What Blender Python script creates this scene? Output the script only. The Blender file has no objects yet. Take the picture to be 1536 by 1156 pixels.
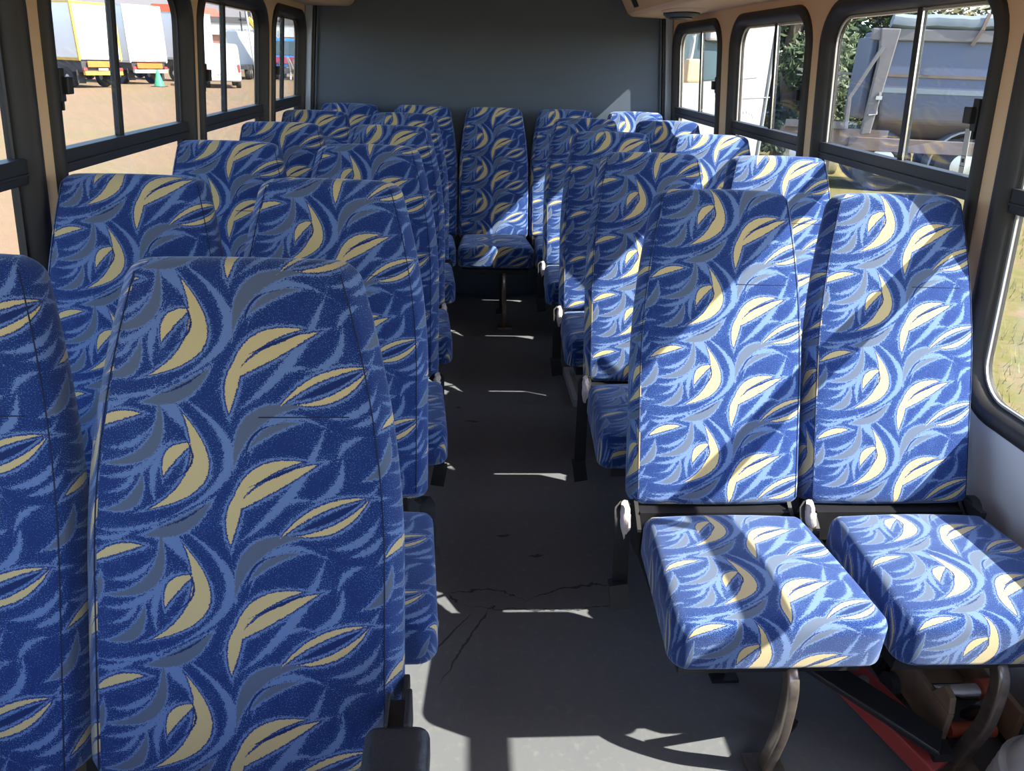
import bpy, bmesh, math, random
from mathutils import Vector, Matrix, noise as mnoise

C = bpy.context.scene.collection
PI = math.pi

# ------------------------------------------------------------------ camera
F_PX = 1110.0
cam_d = bpy.data.cameras.new('camera')
cam_d.sensor_fit = 'HORIZONTAL'
cam_d.sensor_width = 36.0
cam_d.lens = F_PX / 1536.0 * 36.0
cam_d.clip_end = 2000
cam = bpy.data.objects.new('camera', cam_d)
C.objects.link(cam)
_r = Vector((0.99798, -0.05508, 0.03158))
_u = Vector((-0.00655, 0.40541, 0.91411))
_b = -Vector((0.06315, 0.91247, -0.40424))
cam.matrix_world = Matrix(((_r.x, _u.x, _b.x, 0.0), (_r.y, _u.y, _b.y, 0.0),
                           (_r.z, _u.z, _b.z, 1.467), (0, 0, 0, 1)))
bpy.context.scene.camera = cam

# ------------------------------------------------------------------ light
world = bpy.data.worlds.new('world')
bpy.context.scene.world = world
world.use_nodes = True
wt = world.node_tree
bgn = wt.nodes['Background']
sky = wt.nodes.new('ShaderNodeTexSky')
sky.sky_type = 'NISHITA'
sky.sun_disc = False
sky.sun_elevation = math.radians(41)
sky.sun_rotation = math.radians(114)
sky.altitude = 1400
sky.dust_density = 2.5
wt.links.new(sky.outputs[0], bgn.inputs[0])
bgn.inputs[1].default_value = 0.72

SUN_DIR = Vector((-1.0, 0.45, -0.95)).normalized()
sd = bpy.data.lights.new('sun', 'SUN')
sd.energy = 16.5
sd.angle = math.radians(0.55)
sd.color = (1.0, 0.915, 0.79)
so = bpy.data.objects.new('sun', sd)
so.rotation_euler = SUN_DIR.to_track_quat('-Z', 'Y').to_euler()
so.location = (20, -9, 20)
C.objects.link(so)

vs = bpy.context.scene.view_settings
vs.view_transform = 'Standard'
vs.look = 'None'
vs.exposure = 0.15
vs.gamma = 1.0
vs.use_curve_mapping = False
bpy.context.scene.cycles.transparent_max_bounces = 24
bpy.context.scene.cycles.max_bounces = 8

# ------------------------------------------------------------------ node helpers
def new_mat(name):
    m = bpy.data.materials.new(name)
    m.use_nodes = True
    nt = m.node_tree
    return m, nt, nt.nodes['Principled BSDF']

def plain(name, col, rough=0.6, metal=0.0, var=0.12, scale=14.0, bump=0.0, spec=0.5):
    """A procedural material: one colour, mottled a little by noise."""
    m, nt, p = new_mat(name)
    tc = nt.nodes.new('ShaderNodeTexCoord')
    n = nt.nodes.new('ShaderNodeTexNoise')
    n.inputs['Scale'].default_value = scale
    n.inputs['Detail'].default_value = 4
    nt.links.new(tc.outputs['Object'], n.inputs['Vector'])
    mx = nt.nodes.new('ShaderNodeMix'); mx.data_type = 'RGBA'
    mx.inputs['A'].default_value = tuple(c * (1 - var) for c in col) + (1,)
    mx.inputs['B'].default_value = tuple(min(1, c * (1 + var)) for c in col) + (1,)
    nt.links.new(n.outputs['Fac'], mx.inputs['Factor'])
    nt.links.new(mx.outputs['Result'], p.inputs['Base Color'])
    p.inputs['Roughness'].default_value = rough
    p.inputs['Metallic'].default_value = metal
    p.inputs['Specular IOR Level'].default_value = spec
    if bump:
        b = nt.nodes.new('ShaderNodeBump'); b.inputs['Strength'].default_value = bump
        b.inputs['Distance'].default_value = 0.01
        nt.links.new(n.outputs['Fac'], b.inputs['Height'])
        nt.links.new(b.outputs[0], p.inputs['Normal'])
    return m

class NT:
    """Tiny expression helper over a node tree."""
    def __init__(s, nt): s.nt = nt
    def _in(s, sock, v):
        if isinstance(v, (int, float)): sock.default_value = v
        elif isinstance(v, tuple): sock.default_value = v
        else: s.nt.links.new(v, sock)
    def math(s, op, a, b=None, c=None, clamp=False):
        n = s.nt.nodes.new('ShaderNodeMath'); n.operation = op; n.use_clamp = clamp
        s._in(n.inputs[0], a)
        if b is not None: s._in(n.inputs[1], b)
        if c is not None: s._in(n.inputs[2], c)
        return n.outputs[0]
    def vec(s, op, a, b=None, c=None):
        n = s.nt.nodes.new('ShaderNodeVectorMath'); n.operation = op
        s._in(n.inputs[0], a)
        if b is not None: s._in(n.inputs[1], b)
        if c is not None: s._in(n.inputs[2], c)
        return n.outputs[0]
    def sep(s, v):
        n = s.nt.nodes.new('ShaderNodeSeparateXYZ'); s._in(n.inputs[0], v); return n.outputs
    def mix(s, f, a, b):
        n = s.nt.nodes.new('ShaderNodeMix'); n.data_type = 'RGBA'
        s._in(n.inputs['Factor'], f)
        for k, v in (('A', a), ('B', b)):
            if isinstance(v, tuple): n.inputs[k].default_value = v if len(v) == 4 else v + (1,)
            else: s.nt.links.new(v, n.inputs[k])
        return n.outputs['Result']
    def noise(s, v, scale, detail=2.0, rough=0.5):
        n = s.nt.nodes.new('ShaderNodeTexNoise')
        n.inputs['Scale'].default_value = scale; n.inputs['Detail'].default_value = detail
        n.inputs['Roughness'].default_value = rough
        s._in(n.inputs['Vector'], v); return n.outputs['Fac']
    def step(s, x, lo, hi):
        n = s.nt.nodes.new('ShaderNodeMapRange'); n.clamp = True
        s._in(n.inputs['Value'], x)
        n.inputs['From Min'].default_value = lo; n.inputs['From Max'].default_value = hi
        return n.outputs['Result']

def stroke(T, uv, A, B, M, w, per=None):
    """Signed distance-like field of a bowed, tapering leaf stroke from A to B through M."""
    ax, ay = A; bx, by = B
    mx_, my_ = (ax + bx) / 2, (ay + by) / 2
    L = math.hypot(bx - ax, by - ay) / 2
    th = math.atan2(by - ay, bx - ax)
    bow = 0.0 if M is None else -(M[0] - mx_) * math.sin(th) + (M[1] - my_) * math.cos(th)
    d = T.vec('SUBTRACT', uv, (mx_, my_, 0.0))
    if per:
        d = T.vec('WRAP', d, (per[0] / 2, per[1] / 2, 1.0), (-per[0] / 2, -per[1] / 2, -1.0))
    mp = T.nt.nodes.new('ShaderNodeMapping'); mp.vector_type = 'TEXTURE'
    mp.inputs['Rotation'].default_value = (0, 0, th)
    mp.inputs['Scale'].default_value = (L, 1, 1)
    T.nt.links.new(d, mp.inputs['Vector'])
    x, y, _ = T.sep(mp.outputs[0])
    mq = T.math('MULTIPLY_ADD', x, x, -1.0)            # -(1-x^2)
    yy = T.math('MULTIPLY_ADD', mq, bow, y)
    ab = T.math('ABSOLUTE', yy)
    wq = T.math('MULTIPLY', mq, -w)
    return T.math('SUBTRACT', wq, ab)

# ------------------------------------------------------------------ seat fabric
PER = (0.43, 0.195)
CREAM = [((-.079, -.034), (-.128, -.175), (-.049, -.094), .0148),
         ((-.064, -.078), (-.108, -.126), (-.092, -.092), .0092),
         ((-.012, -.229), (.010, -.138), (-.006, -.178), .0092),
         ((-.012, -.186), (.094, -.106), (.0205, -.131), .0098),
         ((-.012, -.182), (.115, -.110), (.042, -.1445), .0095),
         ((.060, -.2200), (.186, -.162), (.108, -.182), .0048),
         ((.085, -.217), (.188, -.166), (.146, -.203), .0052),
         ((-.140, -.230), (-.218, -.254), (-.175, -.234), .0070)]
LIGHT = [((-.092, -.002), (-.1065, -.190), (-.012, -.104), .0085),
         ((-.132, -.003), (-.072, -.062), (-.098, -.024), .0110),
         ((.002, -.224), (.126, -.056), (.076, -.152), .0080),
         ((.016, -.102), (.128, -.0565), (.057, -.044), .0065),
         ((.032, -.206), (.1076, -.164), (.058, -.172), .0055),
         ((.098, -.168), (.150, -.100), (.142, -.144), .0065),
         ((.143, -.106), (.182, -.070), (.156, -.082), .0050),
         ((-.19, -.085), (-.122, -.052), (-.15, -.078), .0050),
         ((-.20, -.127), (-.103, -.072), (-.138, -.114), .0060),
         ((-.19, -.152), (-.148, -.108), (-.160, -.138), .0045),
         ((-.205, -.205), (-.10, -.188), (-.15, -.204), .0038),
         ((-.093, -.072), (-.120, -.165), (-.120, -.112), .0060),
         ((-.066, -.100), (-.102, -.142), (-.070, -.128), .0036),
         ((.165, -.055), (.212, -.022), (.19, -.046), .0055),
         ((.130, -.238), (.206, -.190), (.178, -.226), .0060),
         ((-.215, -.020), (-.15, -.008), (-.18, -.022), .0050)]
GREY = [((-.006, -.114), (.094, -.024), (.018, -.050), .0118),
        ((.016, -.086), (.088, -.048), (.046, -.060), .0058),
        ((-.200, -.108), (-.114, -.010), (-.122, -.080), .0095),
        ((-.195, -.177), (-.138, -.123), (-.150, -.160), .0085),
        ((-.138, -.214), (-.038, -.163), (-.080, -.198), .0115),
        ((.185, -.135), (.228, -.075), (.212, -.118), .0085)]
DARK = [((-.086, -.056), (-.107, -.138), (-.064, -.096), .0018),
        ((.016, -.143), (.098, -.108), (.052, -.1275), .0028),
        ((.088, -.209), (.180, -.166), (.130, -.192), .0048),
        ((-.112, -.202), (-.045, -.166), (-.08, -.190), .0016),
        ((.012, -.108), (.060, -.050), (.020, -.070), .0016)]

def fabric():
    m, nt, p = new_mat('leaf_pattern_fabric')
    T = NT(nt)
    uvn = nt.nodes.new('ShaderNodeUVMap'); uvn.uv_map = 'UVMap'
    at = nt.nodes.new('ShaderNodeAttribute'); at.attribute_type = 'OBJECT'; at.attribute_name = 'pattern_shift'
    uv = T.vec('SUBTRACT', uvn.outputs[0], at.outputs['Vector'])
    fine = T.noise(uv, 620.0, 0.0)
    mid = T.noise(uv, 170.0, 1.0)
    wob = T.math('ADD', T.math('MULTIPLY', T.math('SUBTRACT', fine, 0.5), 0.0055),
                 T.math('MULTIPLY', T.math('SUBTRACT', mid, 0.5), 0.0050))
    def union(lst):
        r = None
        for A, B, M, w in lst:
            d = stroke(T, uv, A, B, M, w, PER)
            r = d if r is None else T.math('MAXIMUM', r, d)
        return r
    cream, light, grey, dark = union(CREAM), union(LIGHT), union(GREY), union(DARK)
    col = T.mix(T.step(T.math('ADD', fine, T.math('MULTIPLY', T.noise(uv, 22.0, 1.0), 0.35)), .80, .92),
                (.0125, .035, .160, 1), (.060, .140, .340, 1))
    halo = T.math('MAXIMUM', T.math('ADD', cream, .0062), T.math('MAXIMUM', light, T.math('ADD', grey, .0032)))
    # stippled fringe round every stroke, then the stroke itself
    near = T.math('MULTIPLY', T.step(halo, -.016, .001), .34)
    col = T.mix(T.step(T.math('ADD', fine, near), .86, .93), col, (.080, .175, .370, 1))
    col = T.mix(T.step(T.math('ADD', halo, T.math('MULTIPLY', wob, 1.8)), -.0004, .0006), col, (.135, .218, .430, 1))
    inner = T.math('MAXIMUM', T.math('ADD', cream, .0026), -1.0)
    col = T.mix(T.step(T.math('ADD', inner, wob), -.0002, .0006), col, (.018, .046, .190, 1))
    col = T.mix(T.step(T.math('ADD', grey, wob), -.0002, .0006), col, (.105, .135, .200, 1))
    col = T.mix(T.step(T.math('ADD', cream, T.math('MULTIPLY', wob, .6)), -.0002, .0005), col, (.600, .480, .235, 1))
    col = T.mix(T.step(T.math('ADD', dark, T.math('MULTIPLY', wob, .6)), -.0002, .0005), col, (.010, .026, .120, 1))
    nt.links.new(col, p.inputs['Base Color'])
    p.inputs['Roughness'].default_value = 0.95
    p.inputs['Specular IOR Level'].default_value = 0.15
    p.inputs['Sheen Weight'].default_value = 0.40
    p.inputs['Sheen Roughness'].default_value = 0.5
    p.inputs['Sheen Tint'].default_value = (0.6, 0.75, 1, 1)
    b = nt.nodes.new('ShaderNodeBump'); b.inputs['Strength'].default_value = 0.25
    b.inputs['Distance'].default_value = 0.001
    nt.links.new(fine, b.inputs['Height']); nt.links.new(b.outputs[0], p.inputs['Normal'])
    return m

def glass_mat(name, tint=(.93, .95, .95), refl=1.0):
    m = bpy.data.materials.new(name); m.use_nodes = True
    nt = m.node_tree; nt.nodes.clear()
    o = nt.nodes.new('ShaderNodeOutputMaterial')
    tr = nt.nodes.new('ShaderNodeBsdfTransparent'); tr.inputs[0].default_value = tint + (1,)
    gl = nt.nodes.new('ShaderNodeBsdfGlossy'); gl.inputs['Roughness'].default_value = 0.0
    fr = nt.nodes.new('ShaderNodeFresnel')
    ge = nt.nodes.new('ShaderNodeNewGeometry')           # same reflectance from either side of the pane
    io = nt.nodes.new('ShaderNodeMath'); io.operation = 'MULTIPLY_ADD'
    io.inputs[1].default_value = 1 / 1.45 - 1.45; io.inputs[2].default_value = 1.45
    nt.links.new(ge.outputs['Backfacing'], io.inputs[0]); nt.links.new(io.outputs[0], fr.inputs['IOR'])
    mu = nt.nodes.new('ShaderNodeMath'); mu.operation = 'MULTIPLY'; mu.inputs[1].default_value = refl
    mx = nt.nodes.new('ShaderNodeMixShader')
    nt.links.new(fr.outputs[0], mu.inputs[0]); nt.links.new(mu.outputs[0], mx.inputs[0])
    nt.links.new(tr.outputs[0], mx.inputs[1]); nt.links.new(gl.outputs[0], mx.inputs[2])
    nt.links.new(mx.outputs[0], o.inputs[0])
    return m

def floor_mat():
    m, nt, p = new_mat('grey_vinyl_floor')
    T = NT(nt)
    g = nt.nodes.new('ShaderNodeTexCoord').outputs['Object']
    n1 = T.noise(g, 3.0, 6.0, .6); n2 = T.noise(g, 40.0, 3.0, .6)
    col = T.mix(n1, (.130, .142, .157, 1), (.180, .186, .190, 1))
    col = T.mix(T.step(n2, .55, .8), col, (.21, .206, .198, 1))
    jit = T.math('MULTIPLY', T.math('SUBTRACT', T.noise(g, 26.0, 3.0), .5), .05)
    sx, sy, sz = T.sep(g)
    cmb = nt.nodes.new('ShaderNodeCombineXYZ')
    nt.links.new(T.math('ADD', sx, jit), cmb.inputs[0]); nt.links.new(T.math('ADD', sy, jit), cmb.inputs[1])
    cr = None
    for A, B, M, w in [((-.06, 1.775), (.20, 1.735), (.05, 1.79), .0035), ((.18, 1.735), (.52, 1.79), (.33, 1.80), .0035),
                       ((-.05, 1.775), (-.02, 1.73), None, .004), ((-.02, 1.73), (.50, 1.72), (.2, 1.70), .003),
                       ((.08, 1.72), (-.06, 1.42), (.02, 1.60), .003), ((.03, 1.70), (-.12, 1.48), None, .003),
                       ((.0, 2.93), (.07, 2.93), (.03, 2.915), .010), ((-.04, 3.06), (-.02, 3.06), None, .006),
                       ((.10, 2.06), (.16, 2.07), None, .008), ((.20, 1.95), (.26, 1.96), None, .006)]:
        d = stroke(T, cmb.outputs[0], A, B, M, w)
        cr = d if cr is None else T.math('MAXIMUM', cr, d)
    col = T.mix(T.step(cr, -.001, .001), col, (.05, .052, .055, 1))
    nt.links.new(col, p.inputs['Base Color'])
    p.inputs['Roughness'].default_value = .62
    p.inputs['Specular IOR Level'].default_value = .35
    b = nt.nodes.new('ShaderNodeBump'); b.inputs['Strength'].default_value = .2; b.inputs['Distance'].default_value = .004
    nt.links.new(n2, b.inputs['Height']); nt.links.new(b.outputs[0], p.inputs['Normal'])
    return m

def ground_mat():
    m, nt, p = new_mat('dry_dirt_ground')
    T = NT(nt)
    g = nt.nodes.new('ShaderNodeTexCoord').outputs['Object']
    n1 = T.noise(g, .18, 5.0, .6); n2 = T.noise(g, 1.6, 5.0, .65); n3 = T.noise(g, 14.0, 3.0, .6)
    col = T.mix(n2, (.225, .138, .080, 1), (.275, .19, .12, 1))
    col = T.mix(T.step(n1, .48, .62), col, (.215, .165, .086, 1))
    sx, sy, sz = T.sep(g)
    grass = T.math('MULTIPLY', T.step(sx, 1.5, 3.5), T.step(T.math('ADD', n2, T.math('MULTIPLY', n3, .4)), .45, .8))
    col = T.mix(grass, col, (.15, .14, .042, 1))
    col = T.mix(T.math('MULTIPLY', T.step(n3, .5, .75), .4), col, (.15, .11, .06, 1))
    nt.links.new(col, p.inputs['Base Color']); p.inputs['Roughness'].default_value = .95
    p.inputs['Specular IOR Level'].default_value = .1
    return m

def striped(name, ca, cb, scale, axis='DIAGONAL', rough=.5):
    m, nt, p = new_mat(name); T = NT(nt)
    g = nt.nodes.new('ShaderNodeTexCoord').outputs['Object']
    sx, sy, sz = T.sep(g)
    v = {'DIAGONAL': T.math('ADD', T.math('ADD', sx, sy), sz), 'Z': sz}[axis]
    f = T.step(T.math('SINE', T.math('MULTIPLY', v, scale)), -.1, .1)
    nt.links.new(T.mix(f, ca + (1,), cb + (1,)), p.inputs['Base Color'])
    p.inputs['Roughness'].default_value = rough
    return m

def leaf_mat(name, a, b):
    m, nt, p = new_mat(name); T = NT(nt)
    g = nt.nodes.new('ShaderNodeTexCoord').outputs['Object']
    nt.links.new(T.mix(T.noise(g, 2.5, 3.0), a + (1,), b + (1,)), p.inputs['Base Color'])
    p.inputs['Roughness'].default_value = .6
    return m

def weathered(name, col, dirt, zlo, zhi, rough=.5):
    """Paint that is caked with dry mud on its lower part (object space z)."""
    m, nt, p = new_mat(name); T = NT(nt)
    g = nt.nodes.new('ShaderNodeTexCoord').outputs['Object']
    sx, sy, sz = T.sep(g)
    n = T.noise(g, 2.2, 6.0, .65)
    f = T.step(T.math('ADD', sz, T.math('MULTIPLY', T.math('SUBTRACT', n, .5), .5)), zhi, zlo)
    f = T.math('MAXIMUM', f, T.math('MULTIPLY', T.step(n, .5, .75), .45))
    nt.links.new(T.mix(f, col + (1,), dirt + (1,)), p.inputs['Base Color'])
    p.inputs['Roughness'].default_value = rough
    return m

MT = {
    'fabric': fabric(), 'floor': floor_mat(), 'ground': ground_mat(),
    'rubber': plain('black_rubber', (.022, .019, .0175), .55, 0, .5, 9, .15),
    'black': plain('black_steel', (.018, .018, .020), .38, 0, .3, 20),
    'blackplastic': plain('black_plastic', (.020, .021, .024), .5, 0, .15, 30),
    'vinyl': plain('black_vinyl', (.030, .032, .038), .48, 0, .2, 120, .2),
    'belt': plain('black_webbing', (.016, .016, .018), .8, 0, .2, 60),
    'seam': plain('dark_thread', (.012, .020, .060), .9),
    'beige': plain('beige_panel', (.72, .50, .30), .55, 0, .06, 5),
    'wallgrey': plain('pale_grey_panel', (.72, .72, .73), .45, 0, .06, 5),
    'bulkhead': plain('slate_vinyl', (.070, .092, .120), .55, 0, .06, 8, .05),
    'post': plain('grey_corner_post', (.40, .45, .50), .45, 0, .08, 8),
    'gasket': plain('pale_gasket', (.42, .41, .38), .5),
    'alu': plain('aluminium', (.62, .62, .62), .35, .9, .15, 12),
    'silver': plain('sunlit_silver', (.72, .71, .69), .35, .35, .12, 20),  # lighter than bare aluminium: sun on drum and hatch put into the colour
    'truckside': plain('pale_truck_panel', (.80, .78, .75), .5, 0, .05, 1.0),
    'lorrywhite': plain('dusty_white_paint', (.36, .36, .35), .5, 0, .05, 1.5),
    'wornsteel': plain('worn_bronze_steel', (.33, .28, .24), .30, .8, .5, 40),
    'wrap': plain('torn_plastic_wrap', (.62, .52, .46), .35, 0, .25, 60, .4),
    'red': plain('dusty_red_paint', (.33, .045, .04), .6, 0, .45, 12),
    'tan': plain('rusty_tan_steel', (.36, .25, .17), .6, .2, .35, 25),
    'orange': plain('orange_red_paint', (.48, .10, .05), .55, 0, .3, 20),
    'chrome': plain('chrome', (.75, .75, .76), .15, 1, .05),
    'white': plain('white_paint', (.58, .58, .56), .45, 0, .04, 1.5),
    'offwhite': plain('off_white_panel', (.46, .45, .44), .55, 0, .06, 1.0),
    'yellow': plain('yellow_trim', (.62, .40, .06), .5, 0, .1),
    'tyre': plain('tyre_rubber', (.03, .029, .028), .9, 0, .3, 8),
    'darkgrey': plain('dark_chassis', (.05, .05, .055), .7, 0, .3, 4),
    'chevron': striped('orange_chevron', (.75, .30, .03), (.55, .05, .03), 60.0),
    'tipblue': weathered('dusty_blue_paint', (.098, .120, .185), (.165, .125, .096), 1.15, 1.60),
    'tipgrey': plain('dusty_grey_steel', (.17, .155, .15), .65, .1, .25, 6),
    'tarp': plain('pale_tarpaulin', (.18, .21, .23), .7, 0, .15, 6, .3),
    'dust': plain('mud_caked_steel', (.16, .12, .098), .85, 0, .3, 5),
    'tint': plain('tinted_cab_glass', (.07, .11, .125), .35, 0, .3, 3, 0, .2),
    'bark': plain('bark', (.10, .075, .055), .9, 0, .3, 8),
    'leaf': leaf_mat('dark_leaves', (.020, .045, .016), (.085, .115, .035)),
    'leafdry': leaf_mat('olive_leaves', (.08, .08, .030), (.22, .19, .08)),
    'leafgrass': leaf_mat('yellow_green_grass', (.20, .19, .06), (.28, .24, .11)),
    'hill': plain('hazy_hill', (.20, .185, .19), .9, 0, .15, .02),
    'brick': plain('brick_wall', (.42, .20, .14), .8, 0, .15, 1),
    'roofdark': plain('dark_roof', (.13, .12, .12), .8),
    'fence': plain('grey_fence', (.28, .29, .30), .7),
    'skyblue': plain('bright_blue_paint', (.05, .22, .60), .4),
    'magenta': plain('dark_red_paint', (.35, .04, .09), .5),
    'green': plain('green_cone', (.05, .35, .16), .6),
    'glass': glass_mat('window_glass'),
    'glassr': glass_mat('dusty_window_glass', (.90, .92, .93), 1.0),
    'mud': plain('beige_signal_box', (.70, .47, .24), .5),
    'sticker': striped('black_and_white_label', (.75, .75, .75), (.72, .72, .72), 10.0, 'Z'),
}

# ------------------------------------------------------------------ object helpers
def link(o, parent=None):
    C.objects.link(o)
    if parent is not None: o.parent = parent
    return o

def tag(o, label=None, cat=None, group=None, kind=None):
    if label: o['label'] = label
    if cat: o['category'] = cat
    if group: o['group'] = group
    if kind: o['kind'] = kind
    return o

def empty(name, loc=(0, 0, 0), rz=0.0):
    o = bpy.data.objects.new(name, None)
    o.empty_display_size = .1
    o.location = loc; o.rotation_euler = (0, 0, rz)
    return link(o)

def obj(name, bm, mat, parent=None, smooth=False, bevel=0.0):
    if isinstance(bm, bpy.types.Mesh): me = bm
    else:
        bmesh.ops.recalc_face_normals(bm, faces=bm.faces)
        me = bpy.data.meshes.new(name)
        bm.to_mesh(me); bm.free()
        me.materials.append(MT[mat])
        if smooth:
            for pl in me.polygons: pl.use_smooth = True
            try: me.set_sharp_from_angle(angle=math.radians(42))
            except Exception: pass
    o = bpy.data.objects.new(name, me)
    link(o, parent)
    if bevel:
        b = o.modifiers.new('bevel', 'BEVEL'); b.width = bevel; b.segments = 2; b.limit_method = 'ANGLE'
    return o

def NB(): return bmesh.new()

def box(bm, x0, x1, y0, y1, z0, z1, rot=None):
    """Axis aligned box, optionally rotated by a matrix about its centre."""
    c = Vector(((x0 + x1) / 2, (y0 + y1) / 2, (z0 + z1) / 2))
    h = Vector((abs(x1 - x0) / 2, abs(y1 - y0) / 2, abs(z1 - z0) / 2))
    vs_ = []
    for sx in (-1, 1):
        for sy in (-1, 1):
            for sz in (-1, 1):
                p = Vector((sx * h.x, sy * h.y, sz * h.z))
                if rot is not None: p = rot @ p
                vs_.append(bm.verts.new(c + p))
    for f in ((0, 1, 3, 2), (4, 6, 7, 5), (0, 4, 5, 1), (2, 3, 7, 6), (0, 2, 6, 4), (1, 5, 7, 3)):
        bm.faces.new([vs_[i] for i in f])
    return bm

def sweep(bm, pts, prof, up=Vector((0, 0, 1)), closed_prof=True):
    """Sweep a closed 2D profile along a polyline."""
    pts = [Vector(p) for p in pts]
    rings = []
    for i, p in enumerate(pts):
        t = (pts[min(i + 1, len(pts) - 1)] - pts[max(i - 1, 0)]).normalized()
        s = t.cross(up)
        if s.length < 1e-4: s = t.cross(Vector((0, 1, 0)))
        s.normalize(); n = s.cross(t)
        rings.append([bm.verts.new(p + s * a + n * b) for a, b in prof])
    k = len(prof)
    for r0, r1 in zip(rings, rings[1:]):
        for j in range(k):
            bm.faces.new((r0[j], r0[(j + 1) % k], r1[(j + 1) % k], r1[j]))
    bm.faces.new(rings[0][::-1]); bm.faces.new(rings[-1])
    return bm

def circ(r, n=10): return [(r * math.cos(2 * PI * i / n), r * math.sin(2 * PI * i / n)) for i in range(n)]
def rrect(w, h, r, n=3):
    out = []
    for cx, cy, a0 in ((w - r, h - r, 0), (-w + r, h - r, 90), (-w + r, -h + r, 180), (w - r, -h + r, 270)):
        for i in range(n + 1):
            a = math.radians(a0 + 90 * i / n)
            out.append((cx + r * math.cos(a), cy + r * math.sin(a)))
    return out

def curve_pts(ctrl, n=8):
    """Catmull-Rom through control points."""
    P = [Vector(c) for c in ctrl]
    P = [P[0] * 2 - P[1]] + P + [P[-1] * 2 - P[-2]]
    out = []
    for i in range(1, len(P) - 2):
        for k in range(n):
            t = k / n
            a, b, c, d = P[i - 1], P[i], P[i + 1], P[i + 2]
            out.append(.5 * ((2 * b) + (c - a) * t + (2 * a - 5 * b + 4 * c - d) * t * t + (3 * b - a - 3 * c + d) * t ** 3))
    out.append(P[-2]); return out

def prism(bm, poly, axis, a, b):
    """Extrude a 2D polygon along an axis ('x','y','z') from a to b."""
    def mk(p, t):
        return {'x': (t, p[0], p[1]), 'y': (p[0], t, p[1]), 'z': (p[0], p[1], t)}[axis]
    v0 = [bm.verts.new(mk(p, a)) for p in poly]; v1 = [bm.verts.new(mk(p, b)) for p in poly]
    n = len(poly)
    bm.faces.new(v0[::-1]); bm.faces.new(v1)
    for i in range(n): bm.faces.new((v0[i], v0[(i + 1) % n], v1[(i + 1) % n], v1[i]))
    return bm

def lathe(bm, prof, mat4=None, n=32, cap=True):
    """Revolve (r, z) profile about z."""
    rings = []
    for r, z in prof:
        ring = []
        for i in range(n):
            p = Vector((r * math.cos(2 * PI * i / n), r * math.sin(2 * PI * i / n), z))
            if mat4 is not None: p = mat4 @ p
            ring.append(bm.verts.new(p))
        rings.append(ring)
    for a, b in zip(rings, rings[1:]):
        for i in range(n): bm.faces.new((a[i], a[(i + 1) % n], b[(i + 1) % n], b[i]))
    if cap: bm.faces.new(rings[0][::-1]); bm.faces.new(rings[-1])
    return bm

# ------------------------------------------------------------------ bus shell
def wall_x(side, z, d=0.0):
    """x of a side wall's inner face at height z, d metres outward (walls lean in towards the roof)."""
    if side == 'left': return -1.0 + .10 * (z - 1.22) - d
    return 1.29 - .10 * (z - 1.22) + d

Y0, Y1, ZC = -1.3, 4.95, 1.98
WIN = {'left': [(.25, 1.865), (1.925, 2.94), (3.00, 4.02), (4.11, 4.93)],
       'right': [(.25, 1.78), (1.835, 2.83), (2.905, 3.82), (3.955, 4.895)]}
WZ0, WZ1 = .638, 1.686

def outline(y0, y1, z0, z1, inset, r, n=6):
    y0 += inset; y1 -= inset; z0 += inset; z1 -= inset
    r = max(r - inset, .012)
    out = []
    for cy, cz, a0 in ((y1 - r, z1 - r, 0), (y0 + r, z1 - r, 90), (y0 + r, z0 + r, 180), (y1 - r, z0 + r, 270)):
        for i in range(n + 1):
            a = math.radians(a0 + 90 * i / n)
            out.append((cy + r * math.cos(a), cz + r * math.sin(a)))
    return out

def holed_panel(name, side, outer, holes, d0, d1, mat, kind='structure'):
    """Flat wall panel with rounded window holes, mapped onto the leaning wall."""
    cu = bpy.data.curves.new(name + '_c', 'CURVE'); cu.dimensions = '2D'; cu.fill_mode = 'BOTH'
    cu.extrude = .5
    for loop in [outer] + holes:
        sp = cu.splines.new('POLY'); sp.points.add(len(loop) - 1); sp.use_cyclic_u = True
        for pt, (a, b) in zip(sp.points, loop): pt.co = (a, b, 0, 1)
    tmp = bpy.data.objects.new('tmp', cu); C.objects.link(tmp)
    dg = bpy.context.evaluated_depsgraph_get(); dg.update()
    me = bpy.data.meshes.new_from_object(tmp.evaluated_get(dg))
    bpy.data.objects.remove(tmp); bpy.data.curves.remove(cu)
    me.name = name
    for v in me.vertices:
        y, z, t = v.co
        d = d0 if t < 0 else d1
        v.co = (wall_x(side, z, d), y, z)
    bm = bmesh.new(); bm.from_mesh(me)
    bmesh.ops.remove_doubles(bm, verts=bm.verts, dist=1e-5)
    bmesh.ops.recalc_face_normals(bm, faces=bm.faces)
    bm.to_mesh(me); bm.free()
    me.materials.clear(); me.materials.append(MT[mat])
    o = bpy.data.objects.new(name, me); link(o)
    if kind: o['kind'] = kind
    return o

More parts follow.
